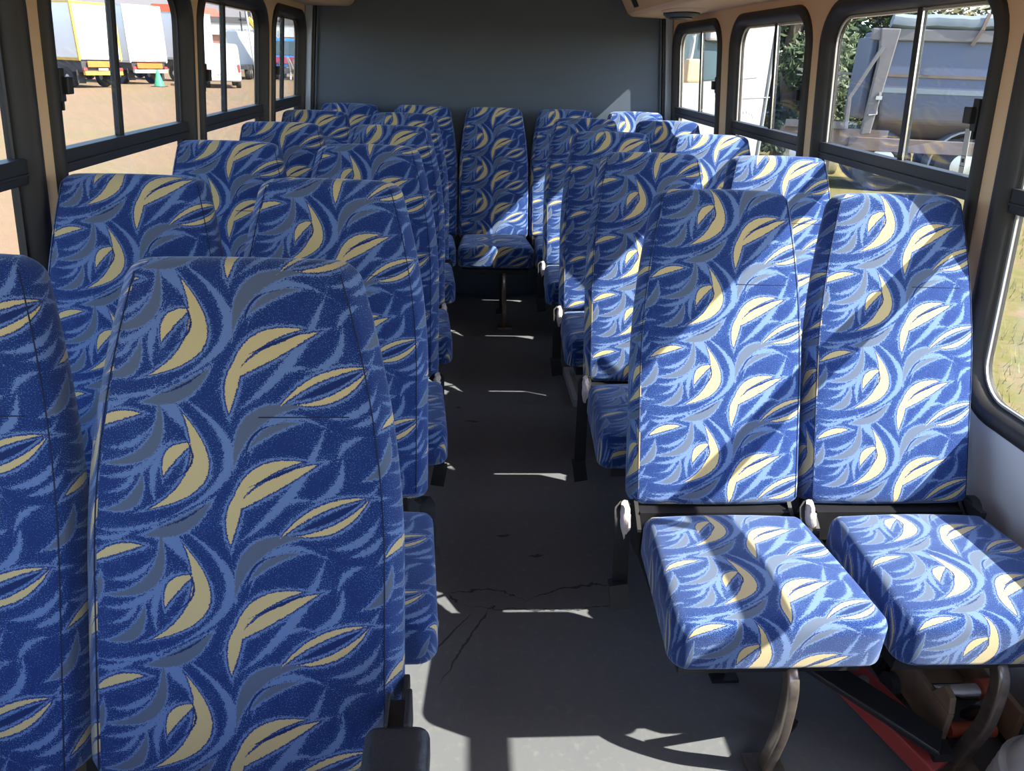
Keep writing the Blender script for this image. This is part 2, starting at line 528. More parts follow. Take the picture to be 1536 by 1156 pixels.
for side in ('left', 'right'):
    zs = .652
    holes = [outline(a, b, WZ0, WZ1, .028, .15) for a, b in WIN[side]]
    holed_panel('wall_' + side, side, [(Y0, zs), (Y1, zs), (Y1, ZC), (Y0, ZC)], holes, 0.0, .055, 'beige')
    # lower panel of pale grey below the windows
    bm = NB()
    v = [(wall_x(side, z, d), y, z) for y in (Y0, Y1) for z, d in ((0, 0), (zs, 0), (zs, .055), (0, .055))]
    vv = [bm.verts.new(p) for p in v]
    for f in ((0, 1, 2, 3), (4, 7, 6, 5), (0, 4, 5, 1), (1, 5, 6, 2), (2, 6, 7, 3), (3, 7, 4, 0)):
        bm.faces.new([vv[i] for i in f])
    o = obj('trim_1' if side == 'left' else 'trim_2', bm, 'wallgrey'); o['kind'] = 'structure'
    # unseen drip rail above the windows, added outside to lower the sunlight's upper edge
    bm = NB(); zt = 1.66
    box(bm, wall_x(side, zt, .05), wall_x(side, zt, .095), Y0, Y1, zt - .03, zt + .03)
    o = obj('trim_3' if side == 'left' else 'trim_4', bm, 'white'); o['kind'] = 'structure'

bm = NB(); box(bm, -1.16, 1.45, Y0, Y1 + .06, -.08, 0.0); fl = obj('floor', bm, 'floor'); fl['kind'] = 'structure'
bm = NB(); box(bm, -1.02, 1.32, Y0, Y1 + .06, ZC, ZC + .05); o = obj('ceiling', bm, 'beige'); o['kind'] = 'structure'
bm = NB(); prism(bm, [(wall_x(a, z, .05), z) for a, z in (('left', 0), ('right', 0), ('right', ZC), ('left', ZC))], 'y', Y1, Y1 + .06); o = obj('wall_back', bm, 'bulkhead'); o['kind'] = 'structure'
# front: low dash wall, header and posts round the open windscreen
bm = NB()
box(bm, -1.13, 1.42, Y0 - .06, Y0, -.08, .95); box(bm, -1.02, 1.32, Y0 - .06, Y0, 1.80, ZC + .05)
o = obj('wall_front', bm, 'bulkhead'); o['kind'] = 'structure'

# corner posts and edge strips against the rear bulkhead
def lean_strip(name, side, off0, off1, y0, y1, mat, z0=0.0, z1=1.72):
    bm = NB(); s = 1 if side == 'left' else -1
    vv = []
    for z in (z0, z1):
        xw = wall_x(side, z)
        for x in (xw + s * off0, xw + s * off1):
            for y in (y0, y1): vv.append(bm.verts.new((x, y, z)))
    for f in ((0, 1, 3, 2), (4, 6, 7, 5), (0, 4, 5, 1), (2, 3, 7, 6), (0, 2, 6, 4), (1, 5, 7, 3)):
        bm.faces.new([vv[i] for i in f])
    o = obj(name, bm, mat, bevel=.004); o['kind'] = 'structure'; return o
lean_strip('trim_5', 'left', .004, .045, 4.908, 4.948, 'post')
lean_strip('trim_6', 'left', .046, .062, 4.925, 4.948, 'rubber')
lean_strip('trim_7', 'left', .066, .076, 4.930, 4.948, 'bulkhead')
lean_strip('trim_8', 'right', .004, .045, 4.908, 4.948, 'post')
lean_strip('trim_9', 'right', .046, .062, 4.925, 4.948, 'rubber')
lean_strip('trim_10', 'right', .066, .076, 4.930, 4.948, 'bulkhead')
bm = NB(); box(bm, -1.0, 1.3, 4.84, 4.945, 0.0, .20)
o = obj('baseboard_back', bm, 'bulkhead'); o['kind'] = 'structure'

# ------------------------------------------------------------------ windows
def window(n, side, a, b, mull, label, sticker=False):
    e = empty('window_%d' % n, (wall_x(side, 1.1), (a + b) / 2, 0))
    tag(e, label, 'window', None, 'structure')
    off = Vector(e.location)
    def W(y, z, d): return Vector((wall_x(side, z, d), y, z)) - off
    # rubber frame: lofted loops
    loops = [(.000, .002), (.004, -.010), (.014, -.016), (.032, -.016), (.042, -.008), (.050, .012), (.055, .045)]
    bm = NB(); rings = []
    for ins, d in loops:
        rings.append([bm.verts.new(W(y, z, d)) for y, z in outline(a, b, WZ0, WZ1, ins, .15, 8)])
    for r0, r1 in zip(rings, rings[1:]):
        k = len(r0)
        for j in range(k): bm.faces.new((r0[j], r0[(j + 1) % k], r1[(j + 1) % k], r1[j]))
    k = len(rings[0])
    for j in range(k): bm.faces.new((rings[-1][j], rings[-1][(j + 1) % k], rings[0][(j + 1) % k], rings[0][j]))
    obj('frame', bm, 'rubber', e, smooth=True)
    # thin pale gasket round the glass
    bm = NB(); rings = []
    for ins, d in ((.055, .030), (.055, .024), (.061, .024), (.061, .030)):
        rings.append([bm.verts.new(W(y, z, d)) for y, z in outline(a, b, WZ0, WZ1, ins, .15, 8)])
    rings.append(rings[0])
    for r0, r1 in zip(rings, rings[1:]):
        for j in range(k): bm.faces.new((r0[j], r0[(j + 1) % k], r1[(j + 1) % k], r1[j]))
    obj('gasket', bm, 'gasket' if side == 'right' else 'rubber', e)
    ya, yb = a + .053, b - .053
    def slab(bm, y0, y1, z0, z1, d0, d1):
        vv = [bm.verts.new(W(y, z, d)) for y in (y0, y1) for z in (z0, z1) for d in (d0, d1)]
        for f in ((0, 1, 3, 2), (4, 6, 7, 5), (0, 4, 5, 1), (2, 3, 7, 6), (0, 2, 6, 4), (1, 5, 7, 3)):
            bm.faces.new([vv[i] for i in f])
    bm = NB(); slab(bm, ya, yb, 1.165, 1.222, .004, .044)
    slab(bm, ya, yb, 1.183, 1.190, -.001, .010)
    obj('mid_rail', bm, 'blackplastic', e, bevel=.002)
    bm = NB(); slab(bm, mull - .012, mull + .010, 1.222, WZ1 - .053, .022, .042)
    obj('mullion', bm, 'blackplastic', e, bevel=.002)
    bm = NB(); slab(bm, mull - .017, mull - .0125, 1.222, WZ1 - .053, .024, .029)
    obj('mullion_edge', bm, 'chrome' if side == 'right' else 'blackplastic', e)
    bm = NB()
    slab(bm, ya, mull, 1.215, WZ1 - .05, .026, .030)
    slab(bm, mull - .02, yb, 1.215, WZ1 - .05, .034, .038)
    slab(bm, ya, yb, WZ0 + .05, 1.175, .031, .035)
    obj('glass', bm, 'glassr' if side == 'right' else 'glass', e)
    # sliding catch on the near edge
    yl = a + .060
    bm = NB()
    slab(bm, yl - .006, yl + .018, 1.335, 1.412, -.008, .016)
    slab(bm, yl + .002, yl + .030, 1.352, 1.392, -.022, -.004)
    la = obj('latch', bm, 'blackplastic', e, bevel=.003)
    bm = NB(); slab(bm, yl + .000, yl + .010, 1.315, 1.336, -.006, .010)
    obj('latch_tongue', bm, 'blackplastic', la, bevel=.002)
    if sticker:
        bm = NB(); slab(bm, ya + .064, ya + .086, 1.225, 1.335, .0245, .0255)
        st = obj('sticker', bm, 'white', e)
        bm = NB()
        for z in (1.242, 1.268): slab(bm, ya + .064, ya + .086, z, z + .0015, .0238, .0244)
        slab(bm, ya + .070, ya + .080, 1.252, 1.262, .0238, .0244)
        obj('printed_mark', bm, 'black', st)
    return e

wn = 0
WL = {'left': ['side window at the left edge, beside the first row', 'left window with box trucks in view, sliding panes, black rubber frame',
               'left window with the white van and yellow boom in view, black rubber frame', 'small rearmost left window with the blue truck in view'],
      'right': ['large side window at the right edge, only its lower rear corner in view', 'right window with the blue tipper truck in view and a white sticker',
                'right window with the white cab edge and dark tree in view', 'rearmost right window with the white cab door in view']}
MU = {'left': [1.2, 2.38, 3.42, 4.485], 'right': [1.05, 2.27, 3.335, 4.405]}
for side in ('left', 'right'):
    for i, (a, b) in enumerate(WIN[side]):
        wn += 1
        window(wn, side, a, b, MU[side][i], WL[side][i], sticker=(side == 'right' and i == 1))

# ------------------------------------------------------------------ overhead ducts
def duct(side, label):
    e = empty('overhead_duct', (wall_x(side, 1.72), 4.0, 1.72))
    tag(e, label, 'duct', 'beige overhead ducts')
    off = Vector(e.location); s = 1 if side == 'left' else -1
    xw = wall_x(side, 1.71) + s * .004; xt = wall_x(side, ZC) + s * .004
    poly = [(xw, 1.712), (xw + s * .25, 1.718), (xw + s * .275, 1.735), (xw + s * .42, ZC - .002), (xt, ZC - .002)]
    poly = [(x - off.x, z - off.z) for x, z in poly]
    bm = NB(); prism(bm, poly, 'y', Y0 + .01 - off.y, Y1 - .004 - off.y)
    obj('casing', bm, 'beige', e, bevel=.008)
    return e, off, s, xw
e, off, s, xw = duct('left', 'beige overhead duct along the ceiling above the left windows')
e, off, s, xw = duct('right', 'beige overhead duct with oval outlet above the right windows')
def ell(a, b, n=24): return [(a * math.cos(2 * PI * i / n), b * math.sin(2 * PI * i / n)) for i in range(n)]
# oval lamp / air outlet pod under the right duct
bm = NB(); cx, cy = xw - .135 - off.x, 4.22 - off.y
for (a0, z0_), (a1, z1_) in (((1.0, 0.004), (1.0, -.02)), ((1.0, -.02), (.8, -.034))):
    r0 = [bm.verts.new((cx + x * a0, cy + y * a0, z0_)) for x, y in ell(.085, .17)]
    r1 = [bm.verts.new((cx + x * a1, cy + y * a1, z1_)) for x, y in ell(.085, .17)]
    for i in range(24): bm.faces.new((r0[i], r0[(i + 1) % 24], r1[(i + 1) % 24], r1[i]))
bm.faces.new(r1)
bmesh.ops.remove_doubles(bm, verts=bm.verts, dist=1e-5)
pod = obj('outlet_pod', bm, 'blackplastic', e, smooth=True)
bm = NB(); prism(bm, [(cx + x * .66, cy + y * .62) for x, y in ell(.085, .17)], 'z', -.040, -.030)
obj('outlet_grille', bm, 'black', pod)
bm = NB()
for (a0, z0_), (a1, z1_) in (((1.25, .006), (1.22, -.006)), ((1.22, -.006), (1.0, -.014))):
    r0 = [bm.verts.new((cx + x * a0, cy - .05 + y * a0, z0_)) for x, y in ell(.085, .20)]
    r1 = [bm.verts.new((cx + x * a1, cy - .05 + y * a1, z1_)) for x, y in ell(.085, .20)]
    for i in range(24): bm.faces.new((r0[i], r0[(i + 1) % 24], r1[(i + 1) % 24], r1[i]))
bm.faces.new(r1)
bmesh.ops.remove_doubles(bm, verts=bm.verts, dist=1e-5)
obj('pod_surround', bm, 'beige', e, smooth=True)
# small dark square fitting on the duct's slanted face
bm = NB(); box(bm, -.03, .03, -.05, .05, -.008, .008, Matrix.Rotation(math.radians(60), 3, 'Y'))
fit = obj('socket', bm, 'black', e); fit.location = (xw - .300 - off.x, 4.62 - off.y, 1.780 - off.z)

# ------------------------------------------------------------------ seat meshes
SL = Vector((0, .272, .72)).normalized()       # up the backrest
SN = Vector((0, -.72, .272)).normalized()      # out of its front
LB = .786
HWB = [.2185, .020]                             # half-width of a backrest low down, margin of its front panel

def hw_back(v):
    u = min(max((LB - v) / .47, 0), 1)
    return .166 + (HWB[0] - .166) * (1 - (1 - u) ** 2)

def back_mesh():
    bm = NB(); uvl = bm.loops.layers.uv.new('UVMap')
    rows = []
    rT, rB = .030, .026
    for i in range(6):
        a = math.radians(90 - 15 * i); rows.append((rB - rB * math.sin(a), rB * (1 - math.cos(a))))
    for i in range(1, 27): rows.append((rB + (LB - rB - rT) * i / 27, 0.0))
    for i in range(7):
        a = math.radians(15 * i); rows.append((LB - rT + rT * math.sin(a), rT * (1 - math.cos(a))))
    rings, uvs = [], []
    for v, ins in rows:
        f = v / LB
        h = hw_back(v) - ins
        t = .118 - .045 * f
        b0, b1 = ins * .9, t - ins * .9
        sd = HWB[1]                                   # front panel is narrower than the body
        pts = []
        nf = 12
        hf = h - sd
        for j in range(nf + 1):
            x = -hf + 2 * hf * j / nf
            q = 1 - (x / hf) ** 2
            pts.append((x, b0 - .010 * q))
        tt = b1 - b0
        side_ = [(hf + .006, b0 + .002), (hf + .012, b0 + .010), (h - .002, b0 + .030 * min(1, tt / .07)), (h, b0 + tt * .5),
                 (h - .004, b0 + tt * .75), (h - .014, b1 - .004), (h - .028, b1)]
        pts += side_
        for j in range(1, 8):
            x = (h - .028) * (1 - 2 * j / 8); pts.append((x, b1))
        pts += [(-x, b) for x, b in reversed(side_)]
        ring = [bm.verts.new(SL * v + SN * (-b) + Vector((x, 0, 0))) for x, b in pts]
        # u: arc length from the front centre
        n = len(pts); us = [0.0] * n
        acc = [0.0]
        for j in range(1, n): acc.append(acc[-1] + math.hypot(pts[j][0] - pts[j - 1][0], pts[j][1] - pts[j - 1][1]))
        tot = acc[-1] + math.hypot(pts[0][0] - pts[-1][0], pts[0][1] - pts[-1][1])
        c = acc[nf // 2]
        rings.append(ring); uvs.append(([a - c for a in acc], tot))
    N = len(rings[0])
    def setuv(face, co):
        for lp, c in zip(face.loops, co): lp[uvl].uv = c
    for i in range(len(rings) - 1):
        (u0, t0), (u1, t1) = uvs[i], uvs[i + 1]
        v0, v1 = rows[i][0], rows[i + 1][0]
        for j in range(N):
            k = (j + 1) % N
            f = bm.faces.new((rings[i][j], rings[i][k], rings[i + 1][k], rings[i + 1][j]))
            a = u0[j]; b = u0[k] if k else u0[j] + (t0 - (u0[-1] - u0[0]))
            c = u1[k] if k else u1[j] + (t1 - (u1[-1] - u1[0])); d = u1[j]
            setuv(f, ((a, v0), (b, v0), (c, v1), (d, v1)))
    for ring, v, s_ in ((rings[0], rows[0][0], -1), (rings[-1], rows[-1][0], 1)):
        f = bm.faces.new(ring)
        for lp in f.loops:
            p = lp.vert.co; lp[uvl].uv = (p.x, v + s_ * (-(p - SL * v).dot(SN)))
    return bm

def seam_mesh():
    """Stitched seam round the front panel and the dart a third of the way down."""
    bm = NB()
    for sx in (-1, 1):
        pts = []
        for i in range(25):
            v = .02 + (LB - .045) * i / 24
            h = hw_back(v) - HWB[1]
            pts.append(SL * v + SN * (-.0005) + Vector((sx * (h + .0035), 0, 0)))
        sweep(bm, pts, circ(.0011, 5))
    return bm

def dart_mesh():
    bm = NB(); pts = []
    v = LB - .235
    for i in range(9):
        x = .03 + .13 * i / 8
        h = hw_back(v) - HWB[1]
        pts.append(SL * v + SN * (.0102 * (1 - (x / h) ** 2)) + Vector((x, 0, 0)))
    sweep(bm, pts, circ(.0010, 5))
    return bm

CY0, CY1 = -.075, -.475            # cushion rear and front edges
def cushion_mesh():
    bm = NB(); uvl = bm.loops.layers.uv.new('UVMap')
    def plan(ins):
        pts = []
        r, rq = .040, .026
        # rounded trapezoid: go round with per-corner arcs
        cs = [(.217 - r, CY1 + r, 270), (.194 - rq, CY0 - rq, 0), (-.194 + rq, CY0 - rq, 90), (-.217 + r, CY1 + r, 180)]
        for q, (cx, cy, a0) in enumerate(cs):
            rr = r if q in (0, 3) else rq
            for i in range(7):
                a = math.radians(a0 + 15 * i)
                pts.append((cx + (rr - ins) * math.cos(a), cy + (rr - ins) * math.sin(a), math.cos(a), math.sin(a)))
        # densify straight runs
        out = []
        n = len(pts)
        for i in range(n):
            p, q = pts[i], pts[(i + 1) % n]
            out.append(p)
            d = math.hypot(q[0] - p[0], q[1] - p[1])
            m = int(d / .045)
            for k in range(1, m):
                t = k / m
                nx, ny = p[2] * (1 - t) + q[2] * t, p[3] * (1 - t) + q[3] * t
                out.append((p[0] + (q[0] - p[0]) * t, p[1] + (q[1] - p[1]) * t, nx, ny))
        return out
    def ztop(x, y):
        u = (y - CY0) / (CY1 - CY0)
        return .484 + .010 * u - .004 * (2 * u - 1) ** 2 + .010 * (1 - (x / .217) ** 2)
    N0 = None
    R = .024; TH = .108
    levels = []
    for i in range(5): a = math.radians(22.5 * i); levels.append((R * .7 * (1 - math.sin(a)), -TH + R * .7 * (1 - math.cos(a))))
    levels.append((0.0, -TH * .5))
    for i in range(6): a = math.radians(18 * i); levels.append((R * (1 - math.cos(a)), -R + R * math.sin(a)))
    base = plan(0.0); M_ = len(base)
    rings = []
    def ringpts(ins, dz, drop):
        vs_, uv_ = [], []
        for (x, y, nx, ny) in base:
            # inset by moving along plan normal, kept fixed count
            X, Y = x - nx * ins, y - ny * ins
            vs_.append(bm.verts.new((X, Y, ztop(X, Y) + dz - .012 * (1 - (X / .217) ** 2) * min(1, max(0, drop) / .024))))
            uv_.append((X + nx * drop, Y + ny * drop))
        return vs_, uv_
    for ins, dz in levels: rings.append(ringpts(ins, dz, -dz))
    for (r0, u0), (r1, u1) in zip(rings, rings[1:]):
        for j in range(M_):
            k = (j + 1) % M_
            f = bm.faces.new((r0[j], r0[k], r1[k], r1[j]))
            for lp, c in zip(f.loops, (u0[j], u0[k], u1[k], u1[j])): lp[uvl].uv = c
    f = bm.faces.new(rings[0][0])
    for lp in f.loops: lp[uvl].uv = (lp.vert.co.x, lp.vert.co.y)
    # crowned top: shrink the rim towards the middle of the cushion
    top = rings[-1][0]; cen = Vector((0, (CY0 + CY1) / 2, 0)); prev = top
    def uvset(f):
        for lp in f.loops: lp[uvl].uv = (lp.vert.co.x, lp.vert.co.y)
    for sc in (.86, .66, .42, .18):
        ring = []
        for v in top:
            X, Y = v.co.x * sc, cen.y + (v.co.y - cen.y) * sc
            ring.append(bm.verts.new((X, Y, ztop(X, Y) + .004 * (1 - sc))))
        for j in range(M_):
            k = (j + 1) % M_
            uvset(bm.faces.new((prev[j], prev[k], ring[k], ring[j])))
        prev = ring
    uvset(bm.faces.new(prev))
    return bm

def frame_mesh():
    bm = NB()
    zt = .362
    for sx in (-1, 1): box(bm, sx * .175 - .014, sx * .175 + .014, CY1 + .05, .06, zt - .030, zt)
    for y in (CY1 + .06, -.16): box(bm, -.19, .19, y - .014, y + .014, zt - .028, zt - .002)
    box(bm, -.19, .19, -.02, .03, .365, .448)  # rear crossbar, made taller to block sun passing under the backrest
    # recliner side plates and uprights that carry the backrest
    for sx in (-1, 1):
        poly = [(-.055, .35), (.03, .35), (.075, .47), (.125, .60), (.09, .60), (.035, .48), (-.05, .42)]
        prism(bm, poly, 'x', sx * .196 - .005, sx * .196 + .005)
        poly = [(.055, .40), (.085, .40), (.28, .92), (.25, .92)]
        prism(bm, [(y + .045, z) for y, z in poly], 'x', sx * .12 - .012, sx * .12 + .012)
    return bm

def leg_mesh():
    bm = NB()
    sweep(bm, curve_pts([(.05, -.25, .345), (.05, -.36, .343), (.05, -.430, .315), (.052, -.438, .20), (.058, -.415, .10), (.062, -.390, .012)], 6),
          rrect(.0175, .0125, .006), up=Vector((1, 0, 0)))
    box(bm, .02, .104, -.425, -.355, 0.0, .012)
    return bm

def brace_mesh():
    bm = NB()
    return sweep(bm, [(.055, -.425, .23), (.13, -.30, .055)], rrect(.009, .009, .003))

def foot_bar_mesh():
    bm = NB()
    return sweep(bm, [(.055, -.40, .055), (.16, -.30, .045)], rrect(.010, .010, .003))

def rear_leg_mesh():
    bm = NB()
    sweep(bm, [(.052, -.10, .34), (.052, -.10, .008)], rrect(.012, .012, .004), up=Vector((1, 0, 0)))
    box(bm, .02, .09, -.135, -.065, 0.0, .010)
    return bm

def belt_mesh(s, drop):
    bm = NB()
    x = s * .240; z1 = .46 - drop
    pts = curve_pts([(s * .220, .02, .435), (x, -.03, .470), (x + s * .002, -.06, .44), (x + s * .004, -.085, .46 - drop * .5), (x + s * .002, -.095, z1)], 6)
    # flat webbing, its face turned to the front of the bus
    prof = [(.019, .0015), (-.019, .0015), (-.019, -.0015), (.019, -.0015)]
    sweep(bm, pts, prof, up=Vector((0, -1, .2)))
    return bm

def buckle_mesh(s, drop):
    bm = NB(); x = s * .242; z1 = .46 - drop
    R_ = Matrix.Rotation(math.radians(s * 10), 3, 'Y')
    box(bm, x - .023, x + .023, -.112, -.082, z1 - .065, z1 + .012, R_)
    return bm

def wrap_mesh(s):
    """Crumpled remnant of packing plastic on the seat-belt anchor."""
    bm = NB(); rnd = random.Random(5)
    rings = []
    for i in range(8):
        z = .485 - .075 * i / 7; r = .013 + .011 * math.sin(PI * i / 7)
        rings.append([bm.verts.new((s * .236 + (r * .6 + rnd.uniform(-.004, .004)) * math.cos(k * PI / 5),
                                    -.035 - .025 * i / 7 + (r + rnd.uniform(-.006, .006)) * math.sin(k * PI / 5), z + rnd.uniform(-.004, .004))) for k in range(10)])
    for a, b in zip(rings, rings[1:]):
        for j in range(10): bm.faces.new((a[j], a[(j + 1) % 10], b[(j + 1) % 10], b[j]))
    bm.faces.new(rings[0][::-1]); bm.faces.new(rings[-1])
    return bm

def pivot_mesh(s):
    """Recliner knuckle on the window side."""
    bm = NB()
    m4 = Matrix.Translation((s * .225, .0, .445)) @ Matrix.Rotation(PI / 2, 4, 'Y')
    lathe(bm, [(.030, -.012), (.034, -.006), (.034, .008), (.022, .014)], m4, 18)
    box(bm, s * .205, s * .222, -.06, .03, .36, .47)
    return bm

CACHE = {}
def cached(key, fn, mat, smooth=True):
    if key not in CACHE:
        bm = fn()
        bmesh.ops.recalc_face_normals(bm, faces=bm.faces)
        me = bpy.data.meshes.new(key); bm.to_mesh(me); bm.free()
        me.materials.append(MT[mat])
        if smooth:
            for p in me.polygons: p.use_smooth = True
            me.set_sharp_from_angle(angle=math.radians(45))
        CACHE[key] = me
    return CACHE[key]

def part(name, key, fn, mat, parent, smooth=True):
    return obj(name, cached(key, fn, mat, smooth), mat, parent)

def make_seat(cx, ytop, label, shift, cshift, belt=None, wrap=False, wide=False, bx=0.0, cdx=0.0, brace=True, knuckle=0):
    t = empty('bus_seat', (cx, ytop - .272, 0))
    tag(t, label, 'seat', 'blue leaf-patterned bus seats')
    HWB[0], HWB[1] = (.238, .030) if wide else (.2185, .020)
    wk = '_wide' if wide else ''
    b = part('backrest', 'backrest' + wk, back_mesh, 'fabric', t); b.location = (bx, 0, .457)
    b['pattern_shift'] = (shift[0], LB + shift[1], 0.0)
    part('seam', 'seam' + wk, seam_mesh, 'seam', b)
    part('dart', 'dart', dart_mesh, 'seam', b)
    c = part('cushion', 'cushion', cushion_mesh, 'fabric', t); c.location = (cdx, 0, 0)
    c['pattern_shift'] = (cshift[0], cshift[1], 0.0)
    part('frame', 'frame', frame_mesh, 'black', t, False)
    part('leg', 'leg', leg_mesh, 'wornsteel', t)
    part('leg', 'rear_leg', rear_leg_mesh, 'black', t)
    if brace:
        part('brace', 'brace', brace_mesh, 'black', t)
        part('foot_bar', 'foot_bar', foot_bar_mesh, 'black', t)
    if belt:
        side, drop, dx = belt
        key = '%d_%d' % (side, round(drop * 100))
        sb = part('seat_belt', 'belt' + key, lambda: belt_mesh(side, drop), 'belt', t); sb.location = (dx, 0, 0)
        part('buckle', 'buckle' + key, lambda: buckle_mesh(side, drop), 'blackplastic', sb, False)
        if wrap:
            w = part('plastic_wrap', 'wrap%d' % side, lambda: wrap_mesh(side), 'wrap', sb)
            w['label'] = 'torn pale plastic wrap'
    if knuckle:
        part('recliner_knuckle', 'pivot%d' % knuckle, lambda: pivot_mesh(knuckle), 'blackplastic', t)
    return t

CL, CR, S2, CB = -.343, .625, .451, .169
YL, PL, YR, PR, YB = 1.074, .769, 1.818, .774, 4.827
ordL = ['nearest', 'second', 'third', 'fourth', 'fifth']
phL = [(0, 0), (.03, -.03), (.02, -.01), (.01, .075), (.01, .055)]
phLW = [(.0, .094), (.03, .096), (.02, .10), (.02, .11), (.01, .075)]
seat1 = None
dropL = [.12, .09, .30, .12, .12]
for i in range(5):
    lab = 'blue leaf-patterned seat beside the aisle, %s row of the left column' % ordL[i]
    if i == 0: lab = 'largest blue leaf-patterned seat at lower left, black armrest at its side'
    t = make_seat(CL, YL + PL * i, lab, phL[i], (0, -.03 * i), belt=(1, dropL[i], .012) if i else None, wrap=(i in (2, 3)), wide=True, bx=.012, cdx=.076, knuckle=0)
    if i == 0: seat1 = t
    lab = 'blue leaf-patterned seat beside the windows, %s row of the left column' % ordL[i]
    if i == 0: lab = 'blue leaf-patterned seat cut off by the left edge of the photo'
    make_seat(CL - S2, YL + PL * i, lab, phLW[i], (0, .04 - .03 * i), cdx=.010, knuckle=-1)
phR = [(.04, .034), (.02, -.062), (.035, .07), (.02, -.02)]
phRW = [(.022, .026), (.02, .085), (.02, .10), (.03, .04)]
dropR = [.17, .27, .20, .16]
for i in range(4):
    lab = 'blue leaf-patterned seat beside the aisle, %s row of the right column' % ordL[i]
    if i == 0: lab = 'sunlit blue seat at right front, its whole cushion in view beside the aisle'
    make_seat(CR, YR + PR * i, lab, phR[i], (.02, -.24 - .05 * i), belt=(-1, dropR[i], .016 if i else .0), wrap=True, bx=.008, cdx=-.006 if i == 0 else -.022, knuckle=0)
    lab = 'blue leaf-patterned seat beside the windows, %s row of the right column' % ordL[i]
    if i == 0: lab = 'sunlit blue seat at right front, against the pale wall, broad diagonal shadow across it'
    make_seat(CR + S2, YR + PR * i, lab, phRW[i], (.02, -.23 - .05 * i), belt=(-1, .05, .012) if i == 0 else None, wrap=(i == 0), bx=.006, knuckle=1)
labB = ['back-row seat in the left corner against the dark bulkhead', 'back-row seat left of the middle one, against the dark bulkhead',
        'middle seat of the back row, facing straight down the aisle', 'back-row seat right of the middle one, mostly behind other seats',
        'back-row seat in the right corner, its top in bright sun']
phB = [.03, .09, -.087, .06, .008]
for k in range(5):
    make_seat(CB + .44 * (k - 2), YB, labB[k] , (0, phB[k]), (0, .02 * k), brace=False, knuckle=0)

# armrest on the nearest left seat
bm = NB()
x0, x1 = -.125 - CL, -.042 - CL
yo = YL - .272
sec = rrect((x1 - x0) / 2, .034, .018, 4)
pts = [((x0 + x1) / 2, y - yo, .650) for y in (.22, .30, .45, .60, .695, .703)]
sweep(bm, pts[:-1], sec)
ar = obj('armrest', bm, 'vinyl', seat1, smooth=True, bevel=.006)
bm = NB()
xm = -.085 - CL
box(bm, xm - .016, xm + .014, .69 - yo, .745 - yo, .615, .676)
box(bm, xm - .016, xm - .011, .69 - yo, .745 - yo, .675, .690); box(bm, xm + .009, xm + .017, .69 - yo, .750 - yo, .63, .690)
box(bm, xm - .008, xm + .002, .73 - yo, .885 - yo, .555, .580); box(bm, xm - .010, xm + .006, .70 - yo, .745 - yo, .555, .62)
obj('armrest_bracket', bm, 'blackplastic', ar, bevel=.003)

# ------------------------------------------------------------------ things on the bus floor
e = empty('floor_hatch', (.66, 3.25, 0)); tag(e, 'pale metal hatch frame with ribbed plate beside the aisle, under the right seats', 'hatch')
bm = NB()
for x_ in (-.15, .32): box(bm, x_ - .012, x_ + .012, -.17, .20, 0, .040)
for y_ in (-.17, .20): box(bm, -.162, .332, y_ - .012, y_ + .012, 0, .040)
obj('rim', bm, 'silver', e, bevel=.003)
bm = NB(); box(bm, -.138, .308, -.158, .188, 0, .008)
for i in range(16): box(bm, -.135 + .028 * i, -.122 + .028 * i, -.155, .185, .008, .014)
obj('ribbed_plate', bm, 'gasket', e)

# wheel housing under the front right seats
e = empty('wheel_housing', (1.17, 1.80, 0)); tag(e, 'black wheel housing box on the floor under the right front seats', 'housing')
bm = NB(); prism(bm, [(-.36, 0), (-.30, .17), (-.18, .26), (.14, .26), (.26, .17), (.36, 0)], 'x', .03, .19)
obj('cover', bm, 'blackplastic', e, bevel=.01)
bm = NB(); prism(bm, [(-.385, 0), (-.37, .012), (.37, .012), (.385, 0)], 'x', .01, .19); obj('flange', bm, 'black', e)

# red beam with black bar
e = empty('steel_channel', (1.0, 1.28, 0)); tag(e, 'dusty red steel channel lying slanted on the floor under the right seats', 'channel')
def slant_beam(name, a, b, w, h, mat, parent, off):
    bm = NB(); a = Vector(a) - off; b = Vector(b) - off
    sweep(bm, [a, b], [(w / 2, h / 2), (-w / 2, h / 2), (-w / 2, -h / 2), (w / 2, -h / 2)])
    return obj(name, bm, mat, parent, bevel=.004)
off = Vector(e.location)
slant_beam('channel', (.83, 1.50, .17), (1.055, 1.10, .0575), .085, .05, 'red', e, off)
bm = NB()
for q in (.25, .55, .8):
    p = Vector((.83, 1.50, .17)).lerp(Vector((1.055, 1.10, .0575)), q) - off
    lathe(bm, [(.012, 0), (.012, .034), (.006, .038)], Matrix.Translation(p), 10)
obj('bolt_head', bm, 'wornsteel', e)
e = empty('black_bar', (1.0, 1.22, 0)); tag(e, 'flat black bar lying across the red beam under the right seats', 'bar')
off = Vector(e.location)
slant_beam('flat_bar', (.72, 1.36, .225), (1.05, 1.116, .115), .075, .016, 'black', e, off)
bm = NB(); box(bm, 1.03 - off.x, 1.075 - off.x, 1.095 - off.y, 1.135 - off.y, .085, .108); obj('foot', bm, 'black', e)

